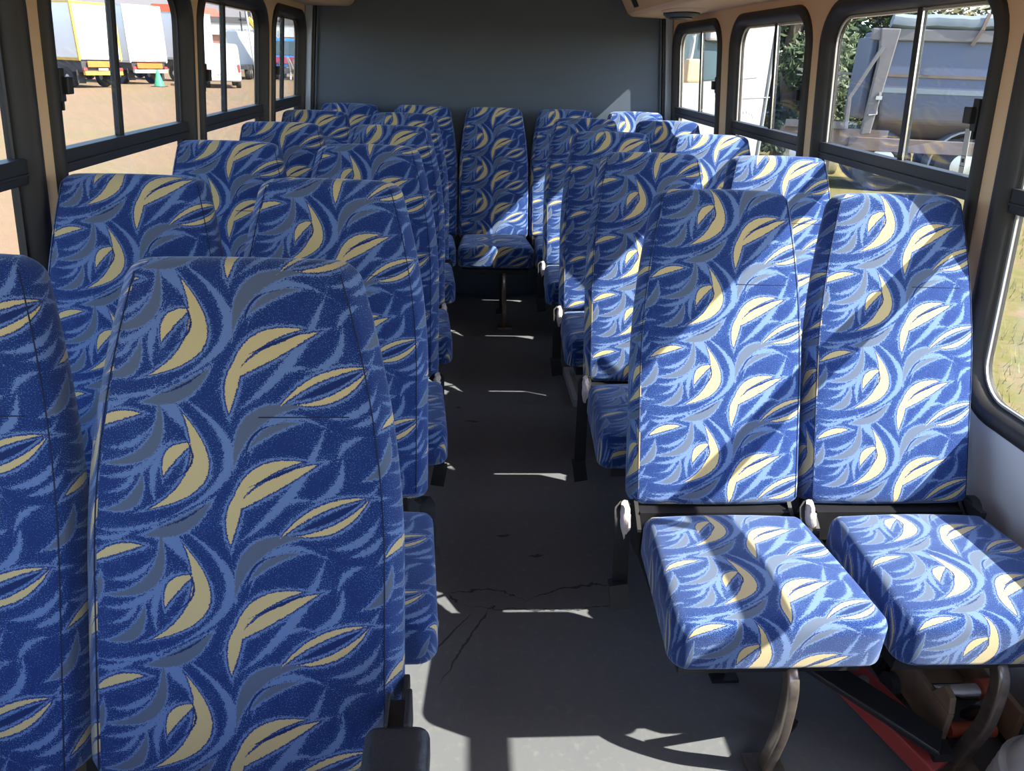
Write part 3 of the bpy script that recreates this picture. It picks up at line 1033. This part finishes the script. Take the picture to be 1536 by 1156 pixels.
# trolley jack
e = empty('trolley_jack', (1.205, 1.29, 0)); tag(e, 'rusty tan and orange trolley jack with silver cylinder on the floor under the right seats', 'jack')
bm = NB()
box(bm, -.10, -.085, -.11, .11, .03, .13); box(bm, .075, .09, -.11, .11, .03, .13); box(bm, -.085, .075, .05, .11, .03, .05)
prism(bm, [(-.11, .13), (-.04, .13), (-.07, .18), (-.10, .17)], 'x', -.10, -.085)
obj('side_plate', bm, 'tan', e, bevel=.003)
bm = NB(); lathe(bm, [(.020, -.07), (.020, .05)], Matrix.Translation((-.01, -.02, .105)) @ Matrix.Rotation(PI / 2, 4, 'Y'), 20)
obj('cylinder', bm, 'chrome', e, smooth=True)
bm = NB(); lathe(bm, [(.027, .0), (.030, .01), (.030, .055), (.02, .06)], Matrix.Translation((.035, -.02, .105)) @ Matrix.Rotation(PI / 2, 4, 'Y'), 20)
lathe(bm, [(.018, -.06), (.018, .05)], Matrix.Translation((-.01, -.09, .06)) @ Matrix.Rotation(PI / 2, 4, 'Y'), 16)
obj('pump_housing', bm, 'orange', e, smooth=True)
for sx in (-.11, .10):
    for sy in (-.08, .08):
        bm = NB(); lathe(bm, [(.030, -.012), (.030, .012)], Matrix.Translation((sx, sy, .030)) @ Matrix.Rotation(PI / 2, 4, 'Y'), 18)
        obj('wheel', bm, 'darkgrey', e)

# silver ribbed drum
e = empty('ribbed_drum', (1.215, .955, 0)); tag(e, 'silver ribbed metal drum on the floor in the lower right corner', 'drum')
bm = NB(); prof = [(.144, 0.0), (.150, .01)]
for i in range(7): prof += [(.150 - .003 * i, .03 + .024 * i), (.143 - .004 * i, .036 + .024 * i), (.142 - .004 * i, .048 + .024 * i)]
prof += [(.104, .214), (.080, .224), (.046, .226)]
lathe(bm, prof, None, 40, True)
obj('shell', bm, 'silver', e, smooth=True)
bm = NB(); lathe(bm, [(.030, .222), (.030, .236), (.024, .240)], None, 20); obj('cap', bm, 'offwhite', e, smooth=True)

# ------------------------------------------------------------------ outside: ground and hills
GZ = -.60
bm = NB()
nx = 40
gx = [-220 + 440 * i / nx for i in range(nx + 1)]; gy = [-60 + 360 * i / nx for i in range(nx + 1)]
vv = [[bm.verts.new((x, y, GZ)) for y in gy] for x in gx]
for i in range(nx):
    for j in range(nx): bm.faces.new((vv[i][j], vv[i + 1][j], vv[i + 1][j + 1], vv[i][j + 1]))
o = obj('ground', bm, 'ground'); o['kind'] = 'structure'
def hill(name, pts, y, depth, label):
    bm = NB(); r = [[], [], []]
    for x, z in pts:
        r[0].append(bm.verts.new((x, y, GZ))); r[1].append(bm.verts.new((x, y + depth * .5, z))); r[2].append(bm.verts.new((x, y + depth, GZ)))
    for a, b in ((0, 1), (1, 2)):
        for i in range(len(pts) - 1): bm.faces.new((r[a][i], r[a][i + 1], r[b][i + 1], r[b][i]))
    o = obj(name, bm, 'hill', smooth=True); tag(o, label, 'hill', None, 'structure'); return o
rnd = random.Random(3)
hill('hill', [(-190 + 9 * i, 7 + 14 * math.exp(-((i - 12) / 7) ** 2) + rnd.uniform(-.8, .8)) for i in range(24)], 230, 50, 'hazy grey hill on the horizon beyond the yard')

# ------------------------------------------------------------------ vehicles outside, left yard
def wheel_bm(r, w):
    bm = NB(); m4 = Matrix.Rotation(PI / 2, 4, 'Y')
    lathe(bm, [(r * .55, -w / 2), (r * .95, -w / 2), (r, -w * .35), (r, w * .35), (r * .95, w / 2), (r * .55, w / 2)], m4, 24)
    return bm
def hub_bm(r, w):
    bm = NB(); m4 = Matrix.Rotation(PI / 2, 4, 'Y')
    lathe(bm, [(r * .2, -w * .52), (r * .56, -w * .45), (r * .56, w * .45), (r * .2, w * .52)], m4, 20)
    return bm
def add_wheel(parent, x, y, r, w):
    t = obj('wheel', wheel_bm(r, w), 'tyre', parent, smooth=True); t.location = (x, y, r)
    h = obj('hub', hub_bm(r, w), 'offwhite', t, smooth=True)
    return t

def box_truck(x, y, rz, label, L=6.5, Wd=2.4, H=3.9, trim='yellow', z0=1.25, cab=True):
    """Rear end of the truck at (x, y), body running along +Y of its own frame."""
    e = empty('box_truck', (x, y, GZ), rz); tag(e, label, 'truck', 'white box trucks')
    bm = NB(); box(bm, -Wd / 2, Wd / 2, 0, L, z0, H); obj('box_body', bm, 'truckside', e, bevel=.03)
    bm = NB()
    for sx in (-1, 1):
        box(bm, sx * Wd / 2 - .05, sx * Wd / 2 + .05, -.03, .07, z0, H + .02)
        box(bm, sx * Wd / 2 - .03, sx * Wd / 2 + .03, .0, L, z0 - .05, z0 + .08)
    box(bm, -Wd / 2, Wd / 2, -.03, .05, H - .08, H + .03)
    for sx in (-1, 1): box(bm, sx * Wd / 2 - .03, sx * Wd / 2 + .03, 0, L, H - .05, H + .03)
    obj('corner_trim', bm, trim, e)
    for sx in (-1, 1):
        bm = NB(); box(bm, sx * .025, sx * (Wd / 2 - .06), -.05, -.005, z0 + .06, H - .10)
        d = obj('rear_door', bm, 'white', e, bevel=.01)
        bm = NB(); box(bm, sx * .30 - .02, sx * .30 + .02, -.085, -.05, z0 + .1, H - .2); obj('lock_bar', bm, 'alu', d)
    bm = NB(); box(bm, -Wd / 2 + .1, Wd / 2 - .1, .1, L - .1, .75, z0 - .02); obj('chassis', bm, 'darkgrey', e)
    bm = NB(); box(bm, -.8, .8, -.06, .0, z0 - .34, z0 - .06); obj('chevron_plate', bm, 'chevron', e)
    bm = NB(); box(bm, -Wd / 2 + .1, Wd / 2 - .1, -.12, .05, .62, .80); obj('rear_bumper', bm, trim, e)
    bm = NB(); box(bm, -.26, .26, -.075, -.03, z0 - .50, z0 - .39); obj('number_plate', bm, 'white', e)
    for sx in (-1, 1):
        bm = NB(); box(bm, sx * 1.0 - .1, sx * 1.0 + .1, -.09, -.0, .82, .96); obj('tail_lamp', bm, 'red', e)
        bm = NB(); box(bm, sx * .95 - .22, sx * .95 + .22, .42, .45, .22, .85); obj('mudflap', bm, 'tyre', e)
    for yy in (1.3, L + .6 if cab else L - 1.2):
        for sx in (-1, 1): add_wheel(e, sx * (Wd / 2 - .22), yy, .48, .32)
    if cab:
        bm = NB(); prism(bm, [(L + .15, .6), (L + 2.1, .6), (L + 2.1, 1.7), (L + 1.75, 2.7), (L + .15, 2.7)], 'x', -Wd / 2 + .1, Wd / 2 - .1)
        cb = obj('cab', bm, 'white', e, bevel=.06)
    return e
H_ = 3.95
box_truck(-18.5, 42.0, math.radians(60), 'white box truck with yellow trim, first behind the left window', 6.5, 2.3, 3.9, 'yellow', 1.33)
box_truck(-18.3, 47.6, math.radians(56), 'white box truck with orange plate, second from the left post', 7.0, 2.3, 4.1, 'white', 1.2)
box_truck(-17.2, 53.2, math.radians(60), 'pale grey box truck, third of the row in the left window', 6.5, 2.3, 4.0, 'offwhite', 1.35)
box_truck(-20.2, 36.0, math.radians(60), 'box truck mostly hidden by the pillar at far left', 6.0, 2.3, 3.4, 'offwhite', 1.2)

# white van
e = empty('white_van', (-13.55, 45.5, GZ), math.radians(20)); tag(e, 'white panel van with rounded back, in the left window', 'van')
bm = NB()
prof = [(0, .35), (-.02, .9), (.08, 1.6), (.35, 2.15), (.8, 2.3), (3.6, 2.3), (4.3, 1.5), (5.3, 1.15), (5.4, .4)]
prism(bm, prof, 'x', -.95, .95); obj('van_body', bm, 'white', e, smooth=True, bevel=.14)
bm = NB(); box(bm, -.8, .8, -.10, -.01, .40, .60); obj('bumper', bm, 'offwhite', e, bevel=.03)
for sx in (-1, 1):
    bm = NB(); box(bm, sx * .86 - .06, sx * .86 + .06, -.03, .05, .85, 1.25); obj('tail_lamp', bm, 'red', e)
bm = NB(); box(bm, -.30, .30, -.05, .0, .72, .84); obj('number_plate', bm, 'offwhite', e)
bm = NB(); prism(bm, [(.07, 1.5), (.33, 2.05), (.36, 2.05), (.12, 1.5)], 'x', -.7, .7); obj('rear_window', bm, 'white', e)
for yy in (.95, 4.2):
    for sx in (-1, 1): add_wheel(e, sx * .82, yy, .34, .24)

# white horse (lorry) cab with crane arm further back
e = empty('crane_truck', (-17.6, 63.5, GZ), math.radians(8)); tag(e, 'white cab truck with raised yellow crane boom behind the van', 'truck')
bm = NB(); prism(bm, [(0, .9), (2.2, .9), (2.2, 1.9), (1.9, 3.2), (0, 3.3)], 'x', -1.2, 1.2); obj('cab', bm, 'white', e, bevel=.1)
bm = NB(); box(bm, -1.1, 1.1, -4.5, 2.0, .7, .95); obj('chassis', bm, 'darkgrey', e)
bm = NB(); prism(bm, [(1.0, 2.2), (1.8, 2.2), (1.7, 2.9), (1.0, 2.9)], 'x', 1.19, 1.215); obj('side_window', bm, 'tint', e)
bm = NB(); sweep(bm, [(1.3, -1.2, 1.0), (2.2, -1.0, 2.6), (1.1, -.9, 4.2)], rrect(.17, .17, .04)); bo = obj('crane_boom', bm, 'yellow', e)
bm = NB(); box(bm, .9, 1.3, -1.05, -.75, 4.15, 4.9); obj('boom_head', bm, 'darkgrey', bo)
for yy in (-3.4, -2.3, 1.2):
    for sx in (-1, 1): add_wheel(e, sx * .98, yy, .5, .35)

# blue-and-white truck further off
e = empty('blue_truck', (-13.7, 62.0, GZ), math.radians(4)); tag(e, 'blue and red lorry front among scrap, in the rearmost left window', 'truck')
bm = NB(); prism(bm, [(0, .9), (0, 1.6), (.12, 2.9), (2.0, 2.9), (2.0, .9)], 'x', -1.15, 1.15); obj('cab', bm, 'skyblue', e, bevel=.08)
bm = NB(); box(bm, -1.17, 1.17, -.08, .4, 1.15, 1.6); obj('red_band', bm, 'magenta', e)
bm = NB(); prism(bm, [(-.02, 1.75), (.09, 2.7), (.13, 2.7), (.02, 1.75)], 'x', -.95, .95); obj('windscreen', bm, 'tint', e)
bm = NB(); box(bm, -1.15, 1.15, -.18, .3, .45, .85); obj('bumper', bm, 'darkgrey', e)
bm = NB(); box(bm, -1.2, 1.2, 2.2, 6.5, 1.0, 2.6); obj('load_body', bm, 'white', e)
for yy in (.9, 4.8):
    for sx in (-1, 1): add_wheel(e, sx * .95, yy, .5, .32)
# tangle of silver scrap pipes in front of it
rnd = random.Random(11)
for i in range(9):
    bm = NB(); x0_ = -15.3 + .55 * i; 
    p = [(0, 0, .08), (rnd.uniform(-.15, .15), rnd.uniform(-.3, .3), .7), (rnd.uniform(-.2, .1), rnd.uniform(-.4, .4), rnd.uniform(1.0, 1.6)), (rnd.uniform(.05, .2), .2, rnd.uniform(.3, .9))]
    sweep(bm, curve_pts(p, 6), circ(.075, 8))
    o = obj('scrap_pipe', bm, 'alu' if i % 3 else 'darkgrey', smooth=True); o.location = (x0_, 60.2 + rnd.uniform(-.4, .4), GZ)
    tag(o, 'bent silver scrap pipe in front of the blue lorry', 'pipe', 'scrap pipes by the blue lorry')

# background buildings, billboard, pole, fence
e = empty('shop_building', (-24.0, 92.0, GZ)); tag(e, 'long low building with pale fascia and orange end, beyond the yard', 'building')
bm = NB(); box(bm, -9, 9, 0, 8, 0, 3.4); obj('wall', bm, 'brick', e)
bm = NB(); box(bm, -9.2, 9.2, -.3, 8, 3.4, 4.6); obj('fascia', bm, 'white', e)
bm = NB(); box(bm, -9.4, 9.4, -.4, 8.2, 4.6, 5.2); obj('roof', bm, 'roofdark', e)
bm = NB(); box(bm, -9.25, -6, -.35, -.3, 3.4, 4.6); obj('end_sign', bm, 'orange', e)
for k in range(4):
    bm = NB(); box(bm, -7 + 4 * k, -5 + 4 * k, -.05, .0, 1.0, 2.4); obj('window', bm, 'tint', e)
e = empty('red_roof_house', (-33.0, 96.0, GZ)); tag(e, 'house with brick red roof on the far slope', 'house')
bm = NB(); box(bm, -4, 4, 0, 6, 0, 4.0); obj('wall', bm, 'offwhite', e)
bm = NB(); prism(bm, [(-4.5, 4.0), (4.5, 4.0), (2.5, 6.4), (-2.5, 6.4)], 'y', -.4, 6.4); obj('roof', bm, 'orange', e)

def sign_mat():
    m, nt, p = new_mat('grey_sign_with_scrawl'); T = NT(nt)
    g = nt.nodes.new('ShaderNodeTexCoord').outputs['Object']
    n = T.noise(g, 1.7, 2.0)
    f = T.step(T.math('ABSOLUTE', T.math('SUBTRACT', n, .5)), .022, .012)
    nt.links.new(T.mix(f, (.42, .43, .45, 1), (.08, .08, .09, 1)), p.inputs['Base Color'])
    return m
MT['sign'] = sign_mat()
e = empty('billboard', (-19.6, 76.0, GZ)); tag(e, 'grey billboard with dark scrawled lettering on posts beyond the yard', 'billboard')
bm = NB(); box(bm, -2.6, 2.6, -.05, .05, 1.9, 3.7); obj('sign_board', bm, 'sign', e)
for sx in (-2.2, 0, 2.2):
    bm = NB(); box(bm, sx - .06, sx + .06, .05, .17, 0, 3.7); obj('post', bm, 'fence', e)
e = empty('lamp_pole', (-15.6, 60.0, GZ)); tag(e, 'thin white leaning pole standing in the yard', 'pole')
bm = NB(); sweep(bm, [(.1, 0, 0), (-.25, 0, 6.0)], circ(.06, 8)); obj('pole_shaft', bm, 'white', e)
bm = NB(); lathe(bm, [(.12, 0), (.12, .12)], Matrix.Translation((.1, 0, 0)), 10); obj('base', bm, 'fence', e)
e = empty('steel_gantry', (-17.3, 70.0, GZ)); tag(e, 'thin dark steel gantry frame behind the white pole', 'frame')
bm = NB()
for sx in (-1.6, 1.6): box(bm, sx - .05, sx + .05, -.05, .05, 0, 4.9)
obj('upright', bm, 'darkgrey', e)
bm = NB(); box(bm, -1.8, 1.8, -.05, .05, 4.2, 4.35); box(bm, -1.8, 1.8, -.05, .05, 1.4, 1.5); obj('crossbeam', bm, 'darkgrey', e)
e = empty('yard_fence', (-12.0, 82.0, GZ)); tag(e, 'grey mesh fence along the far side of the yard', 'fence')
bm = NB(); box(bm, -30, 26, -.04, .04, .1, 1.5); obj('fence_panel', bm, 'fence', e)
bm = NB()
for k in range(15): box(bm, -30 + 4 * k - .05, -30 + 4 * k + .05, -.10, -.04, 0, 1.7)
obj('fence_post', bm, 'offwhite', e)
e = empty('traffic_cone', (-17.0, 45.2, GZ)); tag(e, 'small green cone on the dirt behind the second box truck', 'cone')
bm = NB(); lathe(bm, [(.30, .0), (.27, .05), (.05, .85), (.03, .88)], None, 16); obj('cone_body', bm, 'green', e, smooth=True)
bm = NB(); box(bm, -.34, .34, -.34, .34, 0, .04); obj('cone_base', bm, 'darkgrey', e)

# ------------------------------------------------------------------ vehicles outside, right
# blue tipper truck standing across, about 13 m away
TR = math.radians(-16)
e = empty('tipper_truck', (8.15, 13.55, GZ), TR); tag(e, 'dusty blue tipper truck with rolled tarpaulin, in the right window', 'truck')
# own frame: x along the truck (front towards +x), y away from the bus
bm = NB()
prof = [(-.10, 1.15), (-.02, 1.02), (1.9, 1.02), (2.0, 1.15), (2.0, 2.72), (-.10, 2.72)]
v0 = []
L0, L1 = -1.35, 4.2
sect = [(.35, .95), (.0, 1.25), (-.06, 1.7), (-.06, 2.72), (1.5, 2.72), (1.5, 1.7), (1.44, 1.25), (1.1, .95)]
r0 = [bm.verts.new((L0 + .33 + (.30 - .30 * (z - .95) / 1.77), y, z)) for y, z in sect]
r1 = [bm.verts.new((L1, y, z)) for y, z in sect]
n = len(sect)
for i in range(n): bm.faces.new((r0[i], r0[(i + 1) % n], r1[(i + 1) % n], r1[i]))
bm.faces.new(r0[::-1]); bm.faces.new(r1)
bin_ = obj('tipper_bin', bm, 'tipblue', e, bevel=.05)
bm = NB(); box(bm, L0 + .15, L1, -.13, -.05, 2.55, 2.74); obj('top_rail', bm, 'tipgrey', bin_, bevel=.02)
bm = NB(); box(bm, L0 + .35, L1, -.085, -.055, 1.98, 2.03); obj('side_rib', bm, 'dust', bin_)
bm = NB(); box(bm, L0 + .35, L1, -.075, -.055, 1.72, 1.80); obj('side_band', bm, 'tarp', bin_)
# rear corner post with tailgate ram
bm = NB()
prism(bm, [(L0 + .30, 1.0), (L0 + .46, 1.02), (L0 + .60, 2.74), (L0 + .28, 2.74), (L0 + .34, 2.2)], 'y', -.16, -.04)
obj('corner_post', bm, 'tipgrey', bin_, bevel=.02)
bm = NB(); sweep(bm, [(L0 + .36, -.20, 2.45), (L0 - .02, -.20, 1.62), (L0 + .02, -.20, 1.10)], rrect(.032, .03, .008), up=Vector((0, 1, 0))); obj('tailgate_arm', bm, 'tipgrey', bin_)
bm = NB(); sweep(bm, [(L0 + .47, -.18, 1.72), (L0 + .49, -.18, 1.36), (L0 + .36, -.18, 1.34)], rrect(.018, .012, .004)); box(bm, L0 + .42, L0 + .52, -.20, -.16, 1.60, 1.66); obj('step_bracket', bm, 'offwhite', bin_)
bm = NB(); box(bm, L0 + .22, L0 + .34, .1, 1.4, 1.25, 2.62); obj('tailgate', bm, 'tipblue', bin_, bevel=.03)
# roll of tarpaulin along the top
bm = NB(); rnd = random.Random(8); pts = []
for i in range(30):
    pts.append((L0 + .45 + (L1 - L0 - .45) * i / 29, -.02 + rnd.uniform(-.02, .02), 2.85 + rnd.uniform(-.018, .018) - .012 * math.sin(i * 1.3)))
sweep(bm, pts, [(.13 * math.cos(a * PI / 6) * (1.0 + .12 * math.sin(a * 2.4)), .12 * math.sin(a * PI / 6)) for a in range(12)])
tp = obj('tarpaulin_roll', bm, 'tarp', bin_, smooth=True)
bm = NB(); sweep(bm, [(.55, -.16, 2.99), (.50, -.18, 2.75), (.40, -.16, 2.50)], rrect(.03, .012, .004), up=Vector((0, 1, 0))); obj('strap', bm, 'dust', tp)
# chassis, frame at rear, guard rails
bm = NB(); box(bm, L0 - .9, L1 + 2.2, .55, 1.5, .72, .98); box(bm, L0 - 1.0, L0 + .8, .02, .12, .80, 1.08); obj('chassis', bm, 'dust', e)
bm = NB()
for xx in (-2.1, -1.95, -1.8): sweep(bm, [(xx, .0, 1.1), (xx + .28, .0, 2.02)], rrect(.012, .012, .004))
sweep(bm, [(-2.3, .0, 2.05), (-1.35, .0, 2.0)], rrect(.02, .02, .005)); sweep(bm, [(-2.3, .0, 1.96), (-1.4, .0, 1.92)], rrect(.012, .012, .004))
box(bm, -2.35, -1.3, -.05, .05, 1.08, 1.20)
obj('guard_frame', bm, 'tipgrey', e)
bm = NB(); box(bm, -1.2, 4.0, -.02, .10, .72, .95); obj('side_beam', bm, 'dust', e, bevel=.01)
for xx in (-.55, .85, 3.6):
    t = obj('wheel', wheel_bm(.52, .34), 'tyre', e, smooth=True); t.location = (xx, .25, .52); t.rotation_euler = (0, 0, PI / 2)
    h = obj('hub', hub_bm(.52, .36), 'alu', t, smooth=True)
    t = obj('wheel', wheel_bm(.52, .34), 'tyre', e, smooth=True); t.location = (xx, 1.35, .52); t.rotation_euler = (0, 0, PI / 2)
bm = NB()
for k in range(13):
    a0, a1 = PI * k / 13, PI * (k + 1) / 13
    c = (.85, .52)
    q = [(c[0] + r_ * math.cos(a), c[1] + r_ * math.sin(a)) for a, r_ in ((a0, .60), (a1, .60), (a1, .63), (a0, .63))]
    prism(bm, q, 'y', .02, .46)
obj('mudguard', bm, 'tarp', e, smooth=True)
bm = NB(); lathe(bm, [(.30, -.45), (.32, -.42), (.32, .42), (.30, .45)], Matrix.Translation((-1.75, .28, .55)) @ Matrix.Rotation(PI / 2, 4, 'Y'), 28)
tk = obj('fuel_tank', bm, 'alu', e, smooth=True)
bm = NB()
for xx in (-.22, .22): lathe(bm, [(.325, -.03), (.325, .03)], Matrix.Translation((-1.75 + xx, .28, .55)) @ Matrix.Rotation(PI / 2, 4, 'Y'), 28)
obj('tank_strap', bm, 'offwhite', tk)
# cab at the far end of the tipper
bm = NB(); prism(bm, [(L1 + .25, .8), (L1 + 2.1, .8), (L1 + 2.1, 1.8), (L1 + 1.85, 2.9), (L1 + .25, 3.0)], 'y', .0, 2.1); obj('cab', bm, 'tipblue', e, bevel=.08)

# white lorry cab, further back
CRZ = math.radians(25)
e = empty('white_lorry', (4.35, 12.55, GZ), CRZ); tag(e, 'large white lorry cab with dark side window, in the rear right windows', 'lorry')
# own frame: -x is the nose, side facing -y
bm = NB()
prism(bm, [(-1.55, .55), (-1.60, 1.55), (-1.30, 2.75), (-.95, 2.85), (.56, 2.95), (.62, 2.80), (.62, .55)], 'y', 0, 2.3)
cb = obj('cab', bm, 'lorrywhite', e, smooth=True, bevel=.07)
bm = NB(); box(bm, .62, .66, -.02, .25, .6, 2.9); obj('side_fairing', bm, 'lorrywhite', e, bevel=.02)
bm = NB(); prism(bm, [(-1.36, 1.80), (-.42, 1.86), (-.40, 2.48), (-.44, 2.54), (-1.22, 2.60)], 'y', -.018, .02); wd = obj('side_window', bm, 'tint', e, bevel=.015)
bm = NB(); prism(bm, [(-1.62, 1.60), (-1.36, 2.62), (-1.33, 2.62), (-1.58, 1.60)], 'y', .15, 2.15); obj('windscreen', bm, 'tint', e)
bm = NB(); sweep(bm, curve_pts([(-1.32, -.02, 2.62), (-1.30, -.24, 2.62), (-1.28, -.26, 2.45), (-1.30, -.25, 2.05)], 5), circ(.035, 8)); mi = obj('mirror_arm', bm, 'offwhite', e, smooth=True)
bm = NB(); box(bm, -1.40, -1.14, -.36, -.24, 1.82, 2.14); obj('mirror', bm, 'mud', mi, bevel=.03)
bm = NB(); box(bm, -.88, -.40, -.16, -.02, 2.40, 2.66); obj('visor_box', bm, 'offwhite', e, bevel=.04)
bm = NB()
for a, b in (((-1.25, .95), (-.35, 1.0)), ((-.35, 1.0), (-.35, 2.6))):
    sweep(bm, [(a[0], -.003, a[1]), (b[0], -.003, b[1])], rrect(.008, .006, .002), up=Vector((0, 1, 0)))
for z in (1.58,): sweep(bm, [(-.25, -.003, z), (.7, -.003, z + .03)], rrect(.008, .006, .002), up=Vector((0, 1, 0)))
obj('door_gap', bm, 'fence', e)
bm = NB(); prism(bm, [(-.22, 1.85), (.35, 1.9), (.42, 2.0), (.45, 2.65), (-.2, 2.68)], 'y', -.012, .01); obj('sleeper_panel', bm, 'lorrywhite', e, bevel=.01)
def badge_mat():
    m, nt, p = new_mat('grey_arc_emblem'); p.inputs['Base Color'].default_value = (.35, .36, .38, 1); return m
MT['badge'] = badge_mat()
bm = NB()
for k in range(9):
    a = math.radians(30 + 15 * k); r_ = .26 + (.02 if k % 2 else 0)
    box(bm, .18 + r_ * math.cos(a) - .018, .18 + r_ * math.cos(a) + .018, -.006, .0, 1.22 + .6 * r_ * math.sin(a) - .016, 1.22 + .6 * r_ * math.sin(a) + .016)
obj('faded_emblem', bm, 'badge', e)
for xx in (-.85, .2):
    for yy in (.25, 2.05):
        t = obj('wheel', wheel_bm(.5, .34), 'tyre', e, smooth=True); t.location = (xx, yy, .5); t.rotation_euler = (0, 0, PI / 2)
        obj('hub', hub_bm(.5, .36), 'offwhite', t, smooth=True)
bm = NB(); box(bm, -1.3, .6, .6, 1.7, .45, .8); obj('chassis', bm, 'darkgrey', e)

# ------------------------------------------------------------------ trees and grass
def tree(name, x, y, h, cr, label, mat, seed, n=5200, leaf=.16, group='trees beyond the right windows'):
    rnd = random.Random(seed)
    e = empty(name, (x, y, GZ)); tag(e, label, 'tree', group)
    bm = NB(); sweep(bm, curve_pts([(0, 0, 0), (.1, .05, h * .25), (-.05, .1, h * .5), (.1, 0, h * .8)], 4), circ(.16, 8))
    for k in range(6):
        a = rnd.uniform(0, 2 * PI); z = h * rnd.uniform(.25, .6)
        sweep(bm, [(0, 0, z), (cr * .6 * math.cos(a), cr * .6 * math.sin(a), z + h * .22)], circ(.06, 6))
    obj('trunk', bm, 'bark', e)
    blobs = []
    for k in range(20):
        a = rnd.uniform(0, 2 * PI); r = cr * math.sqrt(rnd.random()) * .75
        blobs.append((Vector((r * math.cos(a), r * math.sin(a), h * (.12 + .80 * (k + rnd.random()) / 20))), cr * rnd.uniform(.3, .55)))
    vs_, fs_ = [], []
    for k in range(n):
        c, r = blobs[k % len(blobs)]
        d = Vector((rnd.gauss(0, 1), rnd.gauss(0, 1), rnd.gauss(0, 1))).normalized()
        p = c + d * r * rnd.uniform(.55, 1.05)
        if p.z < .1: continue
        u = Vector((rnd.gauss(0, 1), rnd.gauss(0, 1), rnd.gauss(0, 1))).normalized(); w = u.orthogonal().normalized()
        s = leaf * rnd.uniform(.6, 1.3); i = len(vs_)
        vs_ += [p - u * s, p + w * s * .45, p + u * s, p - w * s * .45]; fs_.append((i, i + 1, i + 2, i + 3))
    me = bpy.data.meshes.new('crown'); me.from_pydata(vs_, [], fs_); me.materials.append(MT[mat])
    obj('crown', me, mat, e)
    return e
tree('tree', 7.6, 18.6, 4.6, 1.3, 'dark green bushy tree right of the white lorry cab', 'leaf', 1, 9000, .10)
tree('tree', 10.3, 22.0, 6.8, 2.1, 'dark tree just behind the rear end of the tipper', 'leaf', 3, 9000, .13)
tree('tree', 14.9, 27.2, 8.0, 2.5, 'olive tree with dry leaves above the tarpaulin, beside the window bar', 'leafdry', 4, 9000, .15)
tree('tree', 14.7, 21.6, 7.0, 1.9, 'olive tree above the tarpaulin, near the right end of the window', 'leafdry', 5, 9000, .13)
tree('tree', 21.4, 28.5, 8.0, 2.4, 'tall olive tree hidden mostly by the right pillar', 'leafdry', 7, 6000, .18)
tree('tree', 6.2, 27.5, 5.0, 2.0, 'dark tree behind the white lorry cab', 'leaf', 6, 5000, .14)

rnd = random.Random(21); vs_, fs_ = [], []
for k in range(9000):
    x, y = rnd.uniform(1.7, 8.0), rnd.uniform(1.5, 10.4)
    if mnoise.noise(Vector((x * .9, y * .9, 0))) < -.12: continue
    a = rnd.uniform(0, 2 * PI); hgt = rnd.uniform(.04, .13); w = .004
    dx, dy = math.cos(a) * w, math.sin(a) * w; lx, ly = rnd.uniform(-.05, .05), rnd.uniform(-.05, .05)
    i = len(vs_); vs_ += [(x - dx, y - dy, GZ), (x + dx, y + dy, GZ), (x + lx, y + ly, GZ + hgt)]; fs_.append((i, i + 1, i + 2))
me = bpy.data.meshes.new('grass'); me.from_pydata(vs_, [], fs_); me.materials.append(MT['leafgrass'])
o = obj('grass', me, 'leafgrass'); tag(o, 'short yellow green grass on the dirt outside the right windows', 'grass', None, 'stuff')
